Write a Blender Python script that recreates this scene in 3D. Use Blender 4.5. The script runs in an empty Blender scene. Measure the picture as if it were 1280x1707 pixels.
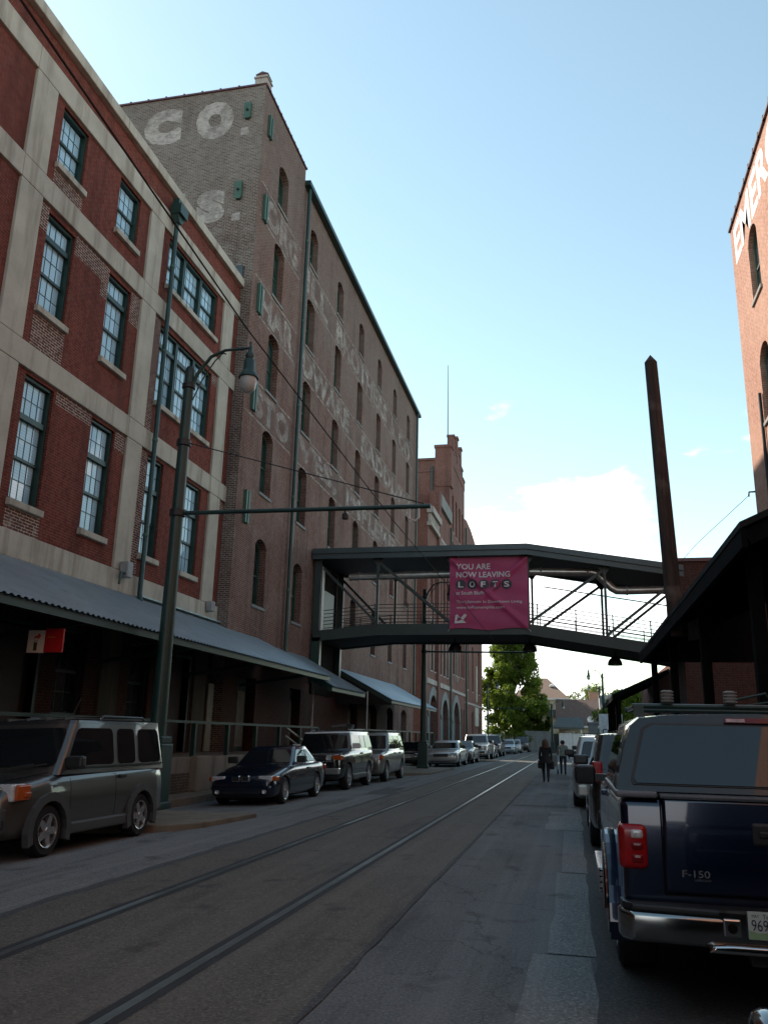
import bpy, bmesh, math, random
from mathutils import Vector, Matrix
random.seed(7)
scn = bpy.context.scene
COL = scn.collection
R = math.radians

# ---------------------------------------------------------------- camera
cam_data = bpy.data.cameras.new('camera')
cam_data.sensor_fit = 'VERTICAL'
cam_data.sensor_height = 36.0
cam_data.lens = 36.0 * 1385.0 / 1707.0
cam_data.clip_start = 0.05
cam_data.clip_end = 3000
cam = bpy.data.objects.new('camera', cam_data)
COL.objects.link(cam)
_dy = Vector((315.0, -378.5, -1385.0)).normalized()      # street direction as the lens sees it
_b = -(_dy.x * 125.0 + _dy.z * -1385.0) / _dy.y
_dz = Vector((125.0, _b, -1385.0)).normalized()           # plumb direction as the lens sees it
_dx = _dy.cross(_dz)
_m = Matrix((_dx, _dy, _dz)).to_4x4()
_m.translation = Vector((0, 0, 1.62))
cam.matrix_world = _m
scn.camera = cam

# ---------------------------------------------------------------- sky and sun
SUN_EL = 41.0
SUN_AZ = 30.0          # degrees from -X towards +Y
SKY_STRENGTH = 0.15
SUN_STRENGTH = 4.0
EXPOSURE = 0.82
sd = Vector((-math.cos(R(SUN_AZ)) * math.cos(R(SUN_EL)), math.sin(R(SUN_AZ)) * math.cos(R(SUN_EL)), math.sin(R(SUN_EL))))
world = bpy.data.worlds.new('World')
scn.world = world
world.use_nodes = True
wn, wl = world.node_tree.nodes, world.node_tree.links
wn.clear()
w_out = wn.new('ShaderNodeOutputWorld')
w_bg = wn.new('ShaderNodeBackground')
w_bg.inputs['Strength'].default_value = SKY_STRENGTH
sky = wn.new('ShaderNodeTexSky')
sky.sky_type = 'NISHITA'
sky.sun_disc = False
sky.sun_elevation = R(SUN_EL)
sky.sun_rotation = math.atan2(sd.x, sd.y)
sky.altitude = 80
sky.air_density = 1.0
sky.dust_density = 0.12
sky.ozone_density = 0.6
# thin broken clouds low over the horizon, the same all the way round
w_tc = wn.new('ShaderNodeTexCoord')
w_sep = wn.new('ShaderNodeSeparateXYZ')
wl.new(w_tc.outputs['Generated'], w_sep.inputs[0])
w_map = wn.new('ShaderNodeMapping')
w_map.inputs['Scale'].default_value = (2.6, 2.6, 6.0)
w_map.inputs['Location'].default_value = (0.26, 4.19, 8.49)
wl.new(w_tc.outputs['Generated'], w_map.inputs[0])
w_no = wn.new('ShaderNodeTexNoise')
w_no.inputs['Scale'].default_value = 1.7
w_no.inputs['Detail'].default_value = 7
w_no.inputs['Roughness'].default_value = 0.58
wl.new(w_map.outputs[0], w_no.inputs['Vector'])
w_el = wn.new('ShaderNodeMapRange')
w_el.inputs[1].default_value = 0.04
w_el.inputs[2].default_value = 0.46
w_el.inputs[3].default_value = 0.17
w_el.inputs[4].default_value = -0.17
wl.new(w_sep.outputs[2], w_el.inputs[0])
w_add = wn.new('ShaderNodeMath')
w_add.operation = 'ADD'
wl.new(w_no.outputs[0], w_add.inputs[0])
wl.new(w_el.outputs[0], w_add.inputs[1])
w_rmp = wn.new('ShaderNodeMapRange')
w_rmp.interpolation_type = 'SMOOTHSTEP'
w_rmp.inputs[1].default_value = 0.54
w_rmp.inputs[2].default_value = 0.68
wl.new(w_add.outputs[0], w_rmp.inputs[0])
w_mix = wn.new('ShaderNodeMix')
w_mix.data_type = 'RGBA'
w_mix.inputs[7].default_value = (8.5, 8.6, 8.6, 1)
wl.new(w_rmp.outputs[0], w_mix.inputs[0])
w_wb = wn.new('ShaderNodeMix')            # white balance of the daylight
w_wb.data_type = 'RGBA'
w_wb.blend_type = 'MULTIPLY'
w_wb.inputs[0].default_value = 1.0
w_wb.inputs[7].default_value = (1.31, 1.26, 0.96, 1)
wl.new(sky.outputs[0], w_wb.inputs[6])
wl.new(w_wb.outputs[2], w_mix.inputs[6])
wl.new(w_mix.outputs[2], w_bg.inputs['Color'])
wl.new(w_bg.outputs[0], w_out.inputs[0])

sun_data = bpy.data.lights.new('sun', 'SUN')
sun_data.energy = SUN_STRENGTH
sun_data.angle = R(0.53)
sun_data.color = (1.0, 0.93, 0.82)
sun = bpy.data.objects.new('sun', sun_data)
sun.rotation_euler = (-sd).to_track_quat('-Z', 'Y').to_euler()
sun.location = (-40, 60, 60)
COL.objects.link(sun)

vs = scn.view_settings
vs.view_transform = 'Standard'
vs.look = 'None'
vs.gamma = 1.0
vs.exposure = EXPOSURE
vs.use_curve_mapping = False
scn.render.engine = 'CYCLES'
scn.cycles.use_denoising = True
scn.cycles.max_bounces = 6
scn.cycles.diffuse_bounces = 4
scn.cycles.transparent_max_bounces = 12

# ---------------------------------------------------------------- materials
MATS = {}
def new_mat(name):
    m = bpy.data.materials.new(name)
    m.use_nodes = True
    nt = m.node_tree
    return m, nt, nt.nodes['Principled BSDF']

def pos_node(nt):
    return nt.nodes.new('ShaderNodeNewGeometry').outputs['Position']

def noise(nt, vec, scale, detail=4, rough=0.55):
    n = nt.nodes.new('ShaderNodeTexNoise')
    n.inputs['Scale'].default_value = scale
    n.inputs['Detail'].default_value = detail
    n.inputs['Roughness'].default_value = rough
    if vec is not None:
        nt.links.new(vec, n.inputs['Vector'])
    return n.outputs[0]

def mrange(nt, val, a, b, c=0.0, d=1.0):
    n = nt.nodes.new('ShaderNodeMapRange')
    for i, v in enumerate((a, b, c, d)):
        n.inputs[i + 1].default_value = v
    nt.links.new(val, n.inputs[0])
    return n.outputs[0]

def mixc(nt, fac, a, b, mode='MIX'):
    n = nt.nodes.new('ShaderNodeMix')
    n.data_type = 'RGBA'
    n.blend_type = mode
    for idx, v in ((0, fac), (6, a), (7, b)):
        if isinstance(v, (int, float)):
            n.inputs[idx].default_value = v
        elif isinstance(v, tuple):
            n.inputs[idx].default_value = (*v, 1)
        else:
            nt.links.new(v, n.inputs[idx])
    return n.outputs[2]

def stretch(nt, vec, s):
    n = nt.nodes.new('ShaderNodeMapping')
    n.inputs['Scale'].default_value = s
    nt.links.new(vec, n.inputs[0])
    return n.outputs[0]

def bump(nt, bsdf, h, strength=0.3, dist=0.01):
    n = nt.nodes.new('ShaderNodeBump')
    n.inputs['Strength'].default_value = strength
    n.inputs['Distance'].default_value = dist
    nt.links.new(h, n.inputs['Height'])
    nt.links.new(n.outputs[0], bsdf.inputs['Normal'])

def plain(name, col, rough=0.6, metal=0.0, var=0.25, scale=3.0, coat=0.0, spec=0.5, dirt=None, bmp=0.0):
    """a colour with uneven wear"""
    if name in MATS:
        return MATS[name]
    m, nt, b = new_mat(name)
    p = nt.nodes.new('ShaderNodeTexCoord').outputs['Object']
    n1 = noise(nt, p, scale, 5, 0.6)
    c2 = tuple(max(0.0, c * (1 - var)) for c in col)
    c3 = tuple(min(1.0, c * (1 + var * 0.6)) for c in col)
    c = mixc(nt, mrange(nt, n1, 0.3, 0.7), c2, c3)
    if dirt:
        c = mixc(nt, mrange(nt, noise(nt, p, scale * 3.7, 6, 0.65), 0.52, 0.72, 0, 0.8), c, dirt)
    nt.links.new(c, b.inputs['Base Color'])
    b.inputs['Roughness'].default_value = rough
    b.inputs['Metallic'].default_value = metal
    b.inputs['Specular IOR Level'].default_value = spec
    b.inputs['Coat Weight'].default_value = coat
    b.inputs['Coat Roughness'].default_value = 0.04
    if bmp:
        bump(nt, b, noise(nt, p, scale * 12, 4), bmp, 0.01)
    MATS[name] = m
    return m

def brick_mat(name, c1, c2, mortar, stain=(0.05, 0.045, 0.04), stain_amt=0.6, pale=None, pale_amt=0.0, zfade=None, bw=0.215, rh=0.072, ms=0.008, tone=0.45):
    if name in MATS:
        return MATS[name]
    m, nt, b = new_mat(name)
    p = pos_node(nt)
    sep = nt.nodes.new('ShaderNodeSeparateXYZ')
    nt.links.new(p, sep.inputs[0])
    ad = nt.nodes.new('ShaderNodeMath'); ad.operation = 'ADD'
    nt.links.new(sep.outputs[0], ad.inputs[0]); nt.links.new(sep.outputs[1], ad.inputs[1])
    cmb = nt.nodes.new('ShaderNodeCombineXYZ')
    nt.links.new(ad.outputs[0], cmb.inputs[0]); nt.links.new(sep.outputs[2], cmb.inputs[1])
    br = nt.nodes.new('ShaderNodeTexBrick')
    nt.links.new(cmb.outputs[0], br.inputs['Vector'])
    br.inputs['Scale'].default_value = 1.0
    br.inputs['Brick Width'].default_value = bw
    br.inputs['Row Height'].default_value = rh
    br.inputs['Mortar Size'].default_value = ms
    br.inputs['Mortar Smooth'].default_value = 0.2
    br.inputs['Bias'].default_value = -0.15
    br.inputs['Color1'].default_value = (*c1, 1)
    br.inputs['Color2'].default_value = (*c2, 1)
    br.inputs['Mortar'].default_value = (*mortar, 1)
    c = br.outputs['Color']
    # single dark or light bricks, then blotches and rain streaks
    big = noise(nt, p, 0.35, 6, 0.62)
    c = mixc(nt, mrange(nt, noise(nt, p, 7.0, 3, 0.6), 0.46, 0.66, 0, 0.6), c, tuple(x * 0.4 for x in c1))
    c = mixc(nt, mrange(nt, noise(nt, p, 5.0, 4, 0.7), 0.55, 0.7, 0, 0.5), c, mortar)
    streak = noise(nt, stretch(nt, p, (1.4, 1.4, 0.12)), 1.0, 5, 0.6)
    c = mixc(nt, mrange(nt, streak, 0.48, 0.72, 0, stain_amt), c, stain)
    if pale:
        c = mixc(nt, mrange(nt, big, 0.42, 0.68, 0, pale_amt), c, pale)
        c = mixc(nt, mrange(nt, noise(nt, p, 2.3, 8, 0.75), 0.52, 0.64, 0, pale_amt), c, pale)
    if zfade:
        z0, z1, col, amt = zfade
        zz = mrange(nt, sep.outputs[2], z0, z1, -0.35, 0.35)
        a2 = nt.nodes.new('ShaderNodeMath'); a2.operation = 'ADD'
        nt.links.new(zz, a2.inputs[0]); nt.links.new(big, a2.inputs[1])
        c = mixc(nt, mrange(nt, a2.outputs[0], 0.35, 0.75, 0, amt), c, col)
    # every brick keeps its own tone and the joints stay lighter, whatever lies over them
    b2 = nt.nodes.new('ShaderNodeTexBrick')
    nt.links.new(cmb.outputs[0], b2.inputs['Vector'])
    for k_, v_ in (('Scale', 1.0), ('Brick Width', bw), ('Row Height', rh), ('Mortar Size', ms), ('Mortar Smooth', 0.2), ('Bias', 0.1)):
        b2.inputs[k_].default_value = v_
    b2.inputs['Color1'].default_value = (0.50, 0.46, 0.44, 1)
    b2.inputs['Color2'].default_value = (1.20, 1.18, 1.16, 1)
    b2.inputs['Mortar'].default_value = (1.55, 1.6, 1.6, 1)
    c = mixc(nt, tone, c, b2.outputs['Color'], 'MULTIPLY')
    nt.links.new(c, b.inputs['Base Color'])
    b.inputs['Roughness'].default_value = 0.9
    b.inputs['Specular IOR Level'].default_value = 0.2
    inv = nt.nodes.new('ShaderNodeMath'); inv.operation = 'SUBTRACT'; inv.inputs[0].default_value = 1.0
    nt.links.new(br.outputs['Fac'], inv.inputs[1])
    bump(nt, b, inv.outputs[0], 0.5, 0.012)
    MATS[name] = m
    return m

def paint_worn(name, col, lo=0.42, hi=0.6, scale=2.2, amt=0.8):
    """old paint that has flaked off in places"""
    if name in MATS:
        return MATS[name]
    m, nt, b = new_mat(name)
    p = pos_node(nt)
    b.inputs['Base Color'].default_value = (*col, 1)
    b.inputs['Roughness'].default_value = 0.85
    f1 = mrange(nt, noise(nt, p, scale, 8, 0.72), lo, hi, 0, amt)
    f2 = mrange(nt, noise(nt, stretch(nt, p, (4.6, 4.6, 13.5)), 1.0, 2, 0.5), 0.3, 0.55, 0.6, 1.0)
    mu = nt.nodes.new('ShaderNodeMath'); mu.operation = 'MULTIPLY'
    nt.links.new(f1, mu.inputs[0]); nt.links.new(f2, mu.inputs[1])
    nt.links.new(mu.outputs[0], b.inputs['Alpha'])
    MATS[name] = m
    return m

def concrete_mat(name, col, stain=(0.17, 0.135, 0.10), amt=0.75, sc=0.8):
    if name in MATS:
        return MATS[name]
    m, nt, b = new_mat(name)
    p = pos_node(nt)
    c = mixc(nt, mrange(nt, noise(nt, p, sc, 6, 0.65), 0.32, 0.68), tuple(x * 0.72 for x in col), col)
    c = mixc(nt, mrange(nt, noise(nt, stretch(nt, p, (2.2, 2.2, 0.2)), 1.0, 5, 0.6), 0.5, 0.72, 0, amt), c, stain)
    c = mixc(nt, mrange(nt, noise(nt, p, 26, 3, 0.6), 0.5, 0.75, 0, 0.25), c, tuple(x * 0.6 for x in col))
    nt.links.new(c, b.inputs['Base Color'])
    b.inputs['Roughness'].default_value = 0.88
    b.inputs['Specular IOR Level'].default_value = 0.25
    bump(nt, b, noise(nt, p, 30, 5), 0.25, 0.01)
    MATS[name] = m
    return m

def asphalt_mat(name, col, patch, tint=(0.03, 0.03, 0.03), crack=True, rough=0.85):
    if name in MATS:
        return MATS[name]
    m, nt, b = new_mat(name)
    p = pos_node(nt)
    c = mixc(nt, mrange(nt, noise(nt, p, 0.45, 6, 0.65), 0.32, 0.68), col, patch)
    c = mixc(nt, mrange(nt, noise(nt, p, 42, 3, 0.8), 0.5, 0.66, 0, 0.9), c, tuple(min(1, x * 2.6) for x in col))
    c = mixc(nt, mrange(nt, noise(nt, p, 38, 2, 0.7), 0.5, 0.72, 0, 0.75), c, tuple(x * 0.35 for x in col))
    c = mixc(nt, mrange(nt, noise(nt, stretch(nt, p, (1.1, 0.16, 1)), 1.3, 6, 0.7), 0.55, 0.72, 0, 0.75), c, tint)
    c = mixc(nt, mrange(nt, noise(nt, stretch(nt, p, (2.6, 0.05, 1)), 1.0, 4, 0.6), 0.5, 0.7, 0, 0.45), c, tuple(min(1, x * 1.5) for x in patch))
    c = mixc(nt, mrange(nt, noise(nt, p, 1.6, 3, 0.5), 0.62, 0.7, 0, 0.55), c, tint)
    if crack:
        wv = nt.nodes.new('ShaderNodeTexVoronoi')
        wv.feature = 'DISTANCE_TO_EDGE'
        wv.inputs['Scale'].default_value = 0.42
        ns = nt.nodes.new('ShaderNodeTexNoise'); ns.inputs['Scale'].default_value = 2.2; ns.inputs['Detail'].default_value = 6
        nt.links.new(p, ns.inputs['Vector'])
        dv = nt.nodes.new('ShaderNodeVectorMath'); dv.operation = 'MULTIPLY_ADD'
        nt.links.new(ns.outputs['Color'], dv.inputs[0]); dv.inputs[1].default_value = (0.7, 0.7, 0); nt.links.new(p, dv.inputs[2])
        nt.links.new(dv.outputs[0], wv.inputs['Vector'])
        ck = mrange(nt, wv.outputs['Distance'], 0.0, 0.004, 0.55, 0.0)
        c = mixc(nt, ck, c, (0.015, 0.015, 0.015))
    nt.links.new(c, b.inputs['Base Color'])
    b.inputs['Roughness'].default_value = rough
    b.inputs['Specular IOR Level'].default_value = 0.35
    bump(nt, b, noise(nt, p, 60, 3, 0.7), 0.45, 0.006)
    MATS[name] = m
    return m

def glass_mat(name, col, rough=0.03, spec=0.9, var=0.3, scale=0.8):
    return plain(name, col, rough, 0.0, var, scale, spec=spec)

BRICK_RED = brick_mat('brick_red', (0.215, 0.045, 0.029), (0.11, 0.025, 0.019), (0.15, 0.085, 0.065), (0.045, 0.018, 0.015), 0.6)
BRICK_MORTAR = brick_mat('brick_repointed', (0.14, 0.055, 0.042), (0.10, 0.045, 0.036), (0.46, 0.40, 0.34), stain_amt=0.35)
BRICK_OLD = brick_mat('brick_weathered', (0.20, 0.074, 0.053), (0.075, 0.034, 0.027), (0.19, 0.14, 0.115), (0.045, 0.031, 0.027), 0.7,
                      pale=(0.25, 0.195, 0.165), pale_amt=0.34, zfade=(11.0, 27.0, (0.155, 0.128, 0.112), 0.55), ms=0.011, tone=0.8)
BRICK_GREY = brick_mat('brick_grey_end_wall', (0.14, 0.08, 0.062), (0.055, 0.039, 0.033), (0.19, 0.17, 0.15), (0.042, 0.037, 0.033), 0.7,
                       pale=(0.23, 0.215, 0.19), pale_amt=0.45, zfade=(15.0, 27.0, (0.155, 0.142, 0.126), 0.55), ms=0.013, tone=1.0)
BRICK_BREW = brick_mat('brick_brewery', (0.20, 0.075, 0.058), (0.13, 0.05, 0.04), (0.20, 0.14, 0.12), (0.055, 0.036, 0.032), 0.6, pale=(0.25, 0.155, 0.125), pale_amt=0.3)
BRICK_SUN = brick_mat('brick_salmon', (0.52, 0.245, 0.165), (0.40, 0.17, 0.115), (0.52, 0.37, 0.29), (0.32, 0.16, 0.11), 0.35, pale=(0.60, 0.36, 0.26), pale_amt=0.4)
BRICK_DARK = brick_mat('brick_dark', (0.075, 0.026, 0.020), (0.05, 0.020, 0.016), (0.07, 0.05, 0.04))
CONC = concrete_mat('concrete_frame', (0.50, 0.47, 0.39))
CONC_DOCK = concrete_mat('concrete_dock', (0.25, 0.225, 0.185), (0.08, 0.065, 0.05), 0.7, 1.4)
CONC_KERB = concrete_mat('concrete_kerb', (0.20, 0.17, 0.13), (0.07, 0.05, 0.035), 0.6, 1.7)
STONE = concrete_mat('pale_stone', (0.42, 0.39, 0.35), (0.15, 0.13, 0.11), 0.45, 1.2)
STONE_GREY = concrete_mat('grey_stone', (0.25, 0.26, 0.25), (0.12, 0.12, 0.11), 0.45, 1.2)
ASPHALT = asphalt_mat('asphalt', (0.080, 0.084, 0.083), (0.135, 0.137, 0.134))
ASPHALT_L = asphalt_mat('asphalt_worn', (0.105, 0.104, 0.10), (0.16, 0.157, 0.147))
ASPHALT_D = asphalt_mat('asphalt_dark', (0.05, 0.052, 0.05), (0.065, 0.066, 0.062), crack=False)
TRACKBED = asphalt_mat('track_slab_concrete', (0.080, 0.070, 0.056), (0.108, 0.095, 0.078), (0.022, 0.02, 0.018), crack=False, rough=0.8)
ROADCONC = asphalt_mat('gutter_concrete', (0.13, 0.134, 0.128), (0.17, 0.172, 0.163), (0.055, 0.052, 0.048), crack=False)
GREEN = plain('green_paint', (0.011, 0.042, 0.034), 0.42, 0.0, 0.3, 2.0, dirt=(0.018, 0.028, 0.024))
GREEN_L = plain('green_paint_light', (0.042, 0.105, 0.072), 0.5, 0.0, 0.25, 4.0)
STEEL_G = plain('grey_green_steel', (0.026, 0.040, 0.037), 0.48, 0.0, 0.25, 1.5, dirt=(0.03, 0.03, 0.028))
STEEL_R = plain('roof_edge_steel', (0.052, 0.075, 0.08), 0.4, 0.2, 0.2, 1.2)
BLACK = plain('black_iron', (0.012, 0.013, 0.013), 0.5, 0.0, 0.3, 3.0)
DARK = plain('dark_void', (0.008, 0.008, 0.008), 0.9, 0.0, 0.2, 2.0, spec=0.1)
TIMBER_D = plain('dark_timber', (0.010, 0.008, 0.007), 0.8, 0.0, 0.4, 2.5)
GALV = plain('galvanised_sheet', (0.29, 0.345, 0.37), 0.33, 0.4, 0.16, 0.7, dirt=(0.19, 0.215, 0.225))
GALV_PIPE = plain('duct_metal', (0.50, 0.48, 0.44), 0.28, 0.65, 0.25, 2.0)
RAIL = plain('rail_steel', (0.32, 0.36, 0.36), 0.3, 0.85, 0.25, 2.0)
RAIL_DARK = plain('flangeway_dirt', (0.02, 0.02, 0.019), 0.8, 0.0, 0.4, 3.0)
CHROME = plain('chrome', (0.62, 0.62, 0.62), 0.08, 1.0, 0.08, 2.0)
ALU = plain('wheel_alloy', (0.5, 0.5, 0.5), 0.25, 0.8, 0.15, 3.0)
RUBBER = plain('tyre_rubber', (0.014, 0.014, 0.014), 0.75, 0.0, 0.3, 8.0, spec=0.3)
PLASTIC = plain('black_plastic', (0.017, 0.018, 0.018), 0.45, 0.0, 0.2, 4.0)
TRIM_GREY = plain('grey_plastic_cladding', (0.05, 0.052, 0.052), 0.5, 0.0, 0.15, 4.0)
CARGLASS = glass_mat('car_glass', (0.012, 0.015, 0.017), 0.02, 0.8)
PANE = None
LAMP_CLEAR = plain('headlamp_lens', (0.72, 0.74, 0.75), 0.08, 0.25, 0.3, 14.0)
AMBER = plain('amber_lens', (0.42, 0.085, 0.015), 0.15, 0.0, 0.2, 9.0)
REDLENS = plain('red_lens', (0.34, 0.008, 0.010), 0.12, 0.0, 0.25, 9.0)
REDDARK = plain('dark_red_lens', (0.17, 0.005, 0.008), 0.12, 0.0, 0.25, 9.0)
WHITE = plain('white_paint', (0.72, 0.71, 0.68), 0.5, 0.0, 0.12, 3.0)
WIRE = plain('black_wire', (0.012, 0.012, 0.012), 0.6)

# ---------------------------------------------------------------- building blocks
ORG = {}                       # world origin of every object that was built in world coordinates

class MB:
    """collects faces for one mesh"""
    def __init__(s):
        s.v, s.f, s.m = [], [], []
    def add(s, vs, fs, mi=0):
        k = len(s.v)
        s.v += [tuple(p) for p in vs]
        s.f += [tuple(i + k for i in f) for f in fs]
        s.m += [mi] * len(fs)
        return s
    def box(s, x0, x1, y0, y1, z0, z1, mi=0):
        v = [(x, y, z) for z in (z0, z1) for y in (y0, y1) for x in (x0, x1)]
        return s.add(v, [(0, 2, 3, 1), (4, 5, 7, 6), (0, 1, 5, 4), (2, 6, 7, 3), (0, 4, 6, 2), (1, 3, 7, 5)], mi)
    def bar(s, p, q, a, b, up=(0, 0, 1), mi=0):
        """a square bar from p to q, a wide and b deep"""
        p, q = Vector(p), Vector(q)
        d = (q - p).normalized()
        u = Vector(up)
        if abs(d.dot(u)) > 0.99:
            u = Vector((1, 0, 0))
        x = d.cross(u).normalized() * a / 2
        y = d.cross(x).normalized() * b / 2
        v = [p + x + y, p - x + y, p - x - y, p + x - y, q + x + y, q - x + y, q - x - y, q + x - y]
        return s.add(v, [(0, 1, 2, 3), (7, 6, 5, 4), (0, 4, 5, 1), (1, 5, 6, 2), (2, 6, 7, 3), (3, 7, 4, 0)], mi)
    def tube(s, pts, r, n=8, mi=0, cap=True):
        """a round tube through points; r may be one radius or one for each point"""
        pts = [Vector(p) for p in pts]
        rs = r if isinstance(r, (list, tuple)) else [r] * len(pts)
        vs, fs = [], []
        ref = None
        for i, p in enumerate(pts):
            d = (pts[min(i + 1, len(pts) - 1)] - pts[max(i - 1, 0)]).normalized()
            if ref is None:
                ref = Vector((0, 0, 1)) if abs(d.z) < 0.9 else Vector((1, 0, 0))
            x = d.cross(ref).normalized()
            y = d.cross(x).normalized()
            ref = -y if ref.dot(-y) > 0 else y
            for k in range(n):
                a = 2 * math.pi * k / n
                vs.append(p + (x * math.cos(a) + y * math.sin(a)) * rs[i])
        for i in range(len(pts) - 1):
            for k in range(n):
                fs.append((i * n + k, i * n + (k + 1) % n, (i + 1) * n + (k + 1) % n, (i + 1) * n + k))
        if cap:
            fs.append(tuple(range(n)))
            fs.append(tuple((len(pts) - 1) * n + k for k in reversed(range(n))))
        return s.add(vs, fs, mi)
    def lathe(s, prof, c=(0, 0, 0), axis='z', n=16, mi=0):
        """prof: (radius, height) pairs turned round an axis through c"""
        vs, fs = [], []
        for r, h in prof:
            for k in range(n):
                a = 2 * math.pi * k / n
                u, w = r * math.cos(a), r * math.sin(a)
                p = (u, w, h) if axis == 'z' else ((h, u, w) if axis == 'x' else (w, h, u))
                vs.append((p[0] + c[0], p[1] + c[1], p[2] + c[2]))
        for i in range(len(prof) - 1):
            for k in range(n):
                fs.append((i * n + k, i * n + (k + 1) % n, (i + 1) * n + (k + 1) % n, (i + 1) * n + k))
        return s.add(vs, fs, mi)
    def prism(s, poly, axis, a, b, mi=0):
        """extrude a 2-D outline along an axis: x -> (y, z) outline, y -> (x, z), z -> (x, y)"""
        n = len(poly)
        def P(u, w, t):
            return {'x': (t, u, w), 'y': (u, t, w), 'z': (u, w, t)}[axis]
        vs = [P(u, w, a) for u, w in poly] + [P(u, w, b) for u, w in poly]
        fs = [tuple(range(n)), tuple(range(2 * n - 1, n - 1, -1))]
        fs += [(i, i + n, (i + 1) % n + n, (i + 1) % n) for i in range(n)]
        return s.add(vs, fs, mi)
    def mesh(s, name, mats, origin=(0, 0, 0), smooth=None, bevel=0, fix=True, seg=2):
        me = bpy.data.meshes.new(name)
        o = Vector(origin)
        me.from_pydata([tuple(Vector(p) - o) for p in s.v], [], s.f)
        mats = mats if isinstance(mats, (list, tuple)) else [mats]
        for m in mats:
            me.materials.append(m)
        if len(mats) > 1:
            me.polygons.foreach_set('material_index', s.m)
        if fix or bevel:
            bm = bmesh.new()
            bm.from_mesh(me)
            if fix:
                bmesh.ops.recalc_face_normals(bm, faces=bm.faces)
            if bevel:
                es = [e for e in bm.edges if len(e.link_faces) == 2 and e.calc_face_angle(0) > 0.6]
                bmesh.ops.bevel(bm, geom=es, offset=bevel, segments=seg, affect='EDGES', profile=0.6, clamp_overlap=True)
            bm.to_mesh(me)
            bm.free()
        if smooth is not None:
            me.polygons.foreach_set('use_smooth', [True] * len(me.polygons))
            me.set_sharp_from_angle(angle=R(smooth))
        me.update()
        return me

def link(name, data, parent=None, loc=(0, 0, 0)):
    o = bpy.data.objects.new(name, data)
    COL.objects.link(o)
    o.parent = parent
    o.location = loc
    return o

def tag(o, label=None, cat=None, group=None, kind=None):
    for k, v in (('label', label), ('category', cat), ('group', group), ('kind', kind)):
        if v:
            o[k] = v
    return o

def thing(name, label, cat, loc=(0, 0, 0), rz=0.0, group=None):
    o = link(name, None, None, loc)
    o.empty_display_size = 0.3
    o.rotation_euler = (0, 0, rz)
    ORG[o] = Vector(loc)
    return tag(o, label, cat, group)

def part(name, mb, mat, parent, **kw):
    """mesh given in world coordinates under a parent that is not rotated"""
    og = ORG.get(parent, Vector((0, 0, 0))) if parent else Vector((0, 0, 0))
    o = link(name, mb.mesh(name, mat, og, **kw), parent)
    ORG[o] = og
    return o

def solo(name, mb, mat, label, cat, origin=None, group=None, **kw):
    """a thing that is one mesh"""
    og = Vector(origin) if origin else Vector((0, 0, 0))
    o = link(name, mb.mesh(name, mat, og, **kw), None, og)
    ORG[o] = og
    return tag(o, label, cat, group)

def struct(name, mb, mat, label=None, **kw):
    o = link(name, mb.mesh(name, mat, (0, 0, 0), **kw))
    ORG[o] = Vector((0, 0, 0))
    return tag(o, label, None, None, 'structure')

def local(name, mb, mat, parent, loc=(0, 0, 0), **kw):
    """mesh given in the parent's own coordinates"""
    return link(name, mb.mesh(name, mat, (0, 0, 0), **kw), parent, loc)

def copy_tree(o, parent=None, loc=None):
    c = o.copy()
    COL.objects.link(c)
    c.parent = parent
    if loc is not None:
        c.location = loc
    for ch in o.children:
        copy_tree(ch, c)
    return c

def text_mesh(s, name, mat, parent, org, right, up, height, width=None, ext=0.004, bold=0.0, gap=1.0, tight=True, align='L', bodyset=None):
    """writing set on a surface: org is its lower left corner in world coordinates (or local ones when the parent has no ORG)"""
    cu = bpy.data.curves.new('lettering', 'FONT')
    cu.body = s
    cu.size = 1.0
    cu.extrude = 0.0
    cu.offset = bold
    cu.space_character = gap
    cu.resolution_u = 3
    tmp = bpy.data.objects.new('tmp', cu)
    COL.objects.link(tmp)
    dg = bpy.context.evaluated_depsgraph_get()
    me = bpy.data.meshes.new_from_object(tmp.evaluated_get(dg))
    bpy.data.objects.remove(tmp)
    bpy.data.curves.remove(cu)
    xs = [v.co.x for v in me.vertices]
    ys = [v.co.y for v in me.vertices]
    x0, x1, y0, y1 = min(xs), max(xs), min(ys), max(ys)
    sy = height / (y1 - y0)
    sx = width / (x1 - x0) if width else sy
    if align == 'C':
        org = Vector(org) - Vector(right) * (x1 - x0) * sx / 2
    og = ORG.get(parent, Vector((0, 0, 0))) if parent else Vector((0, 0, 0))
    rt, uv = Vector(right).normalized(), Vector(up).normalized()
    nm = rt.cross(uv)
    for v in me.vertices:
        v.co = Vector(org) - og + rt * (v.co.x - x0) * sx + uv * (v.co.y - y0) * sy + nm * ext
    me.materials.clear()
    me.materials.append(mat)
    me.name = name
    o = link(name, me, parent)
    ORG[o] = og
    return o

def arc_top(y0, y1, zt, rise, n=8):
    """points of a segmental arch from y0 to y1 with crown zt"""
    if rise <= 0:
        return [(y0, zt), (y1, zt)]
    w = (y1 - y0) / 2
    r = (w * w + rise * rise) / (2 * rise)
    c = (y0 + y1) / 2
    cz = zt - r
    a = math.asin(min(1, w / r))
    return [(c + r * math.sin(-a + 2 * a * k / n), cz + r * math.cos(-a + 2 * a * k / n)) for k in range(n + 1)]

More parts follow.
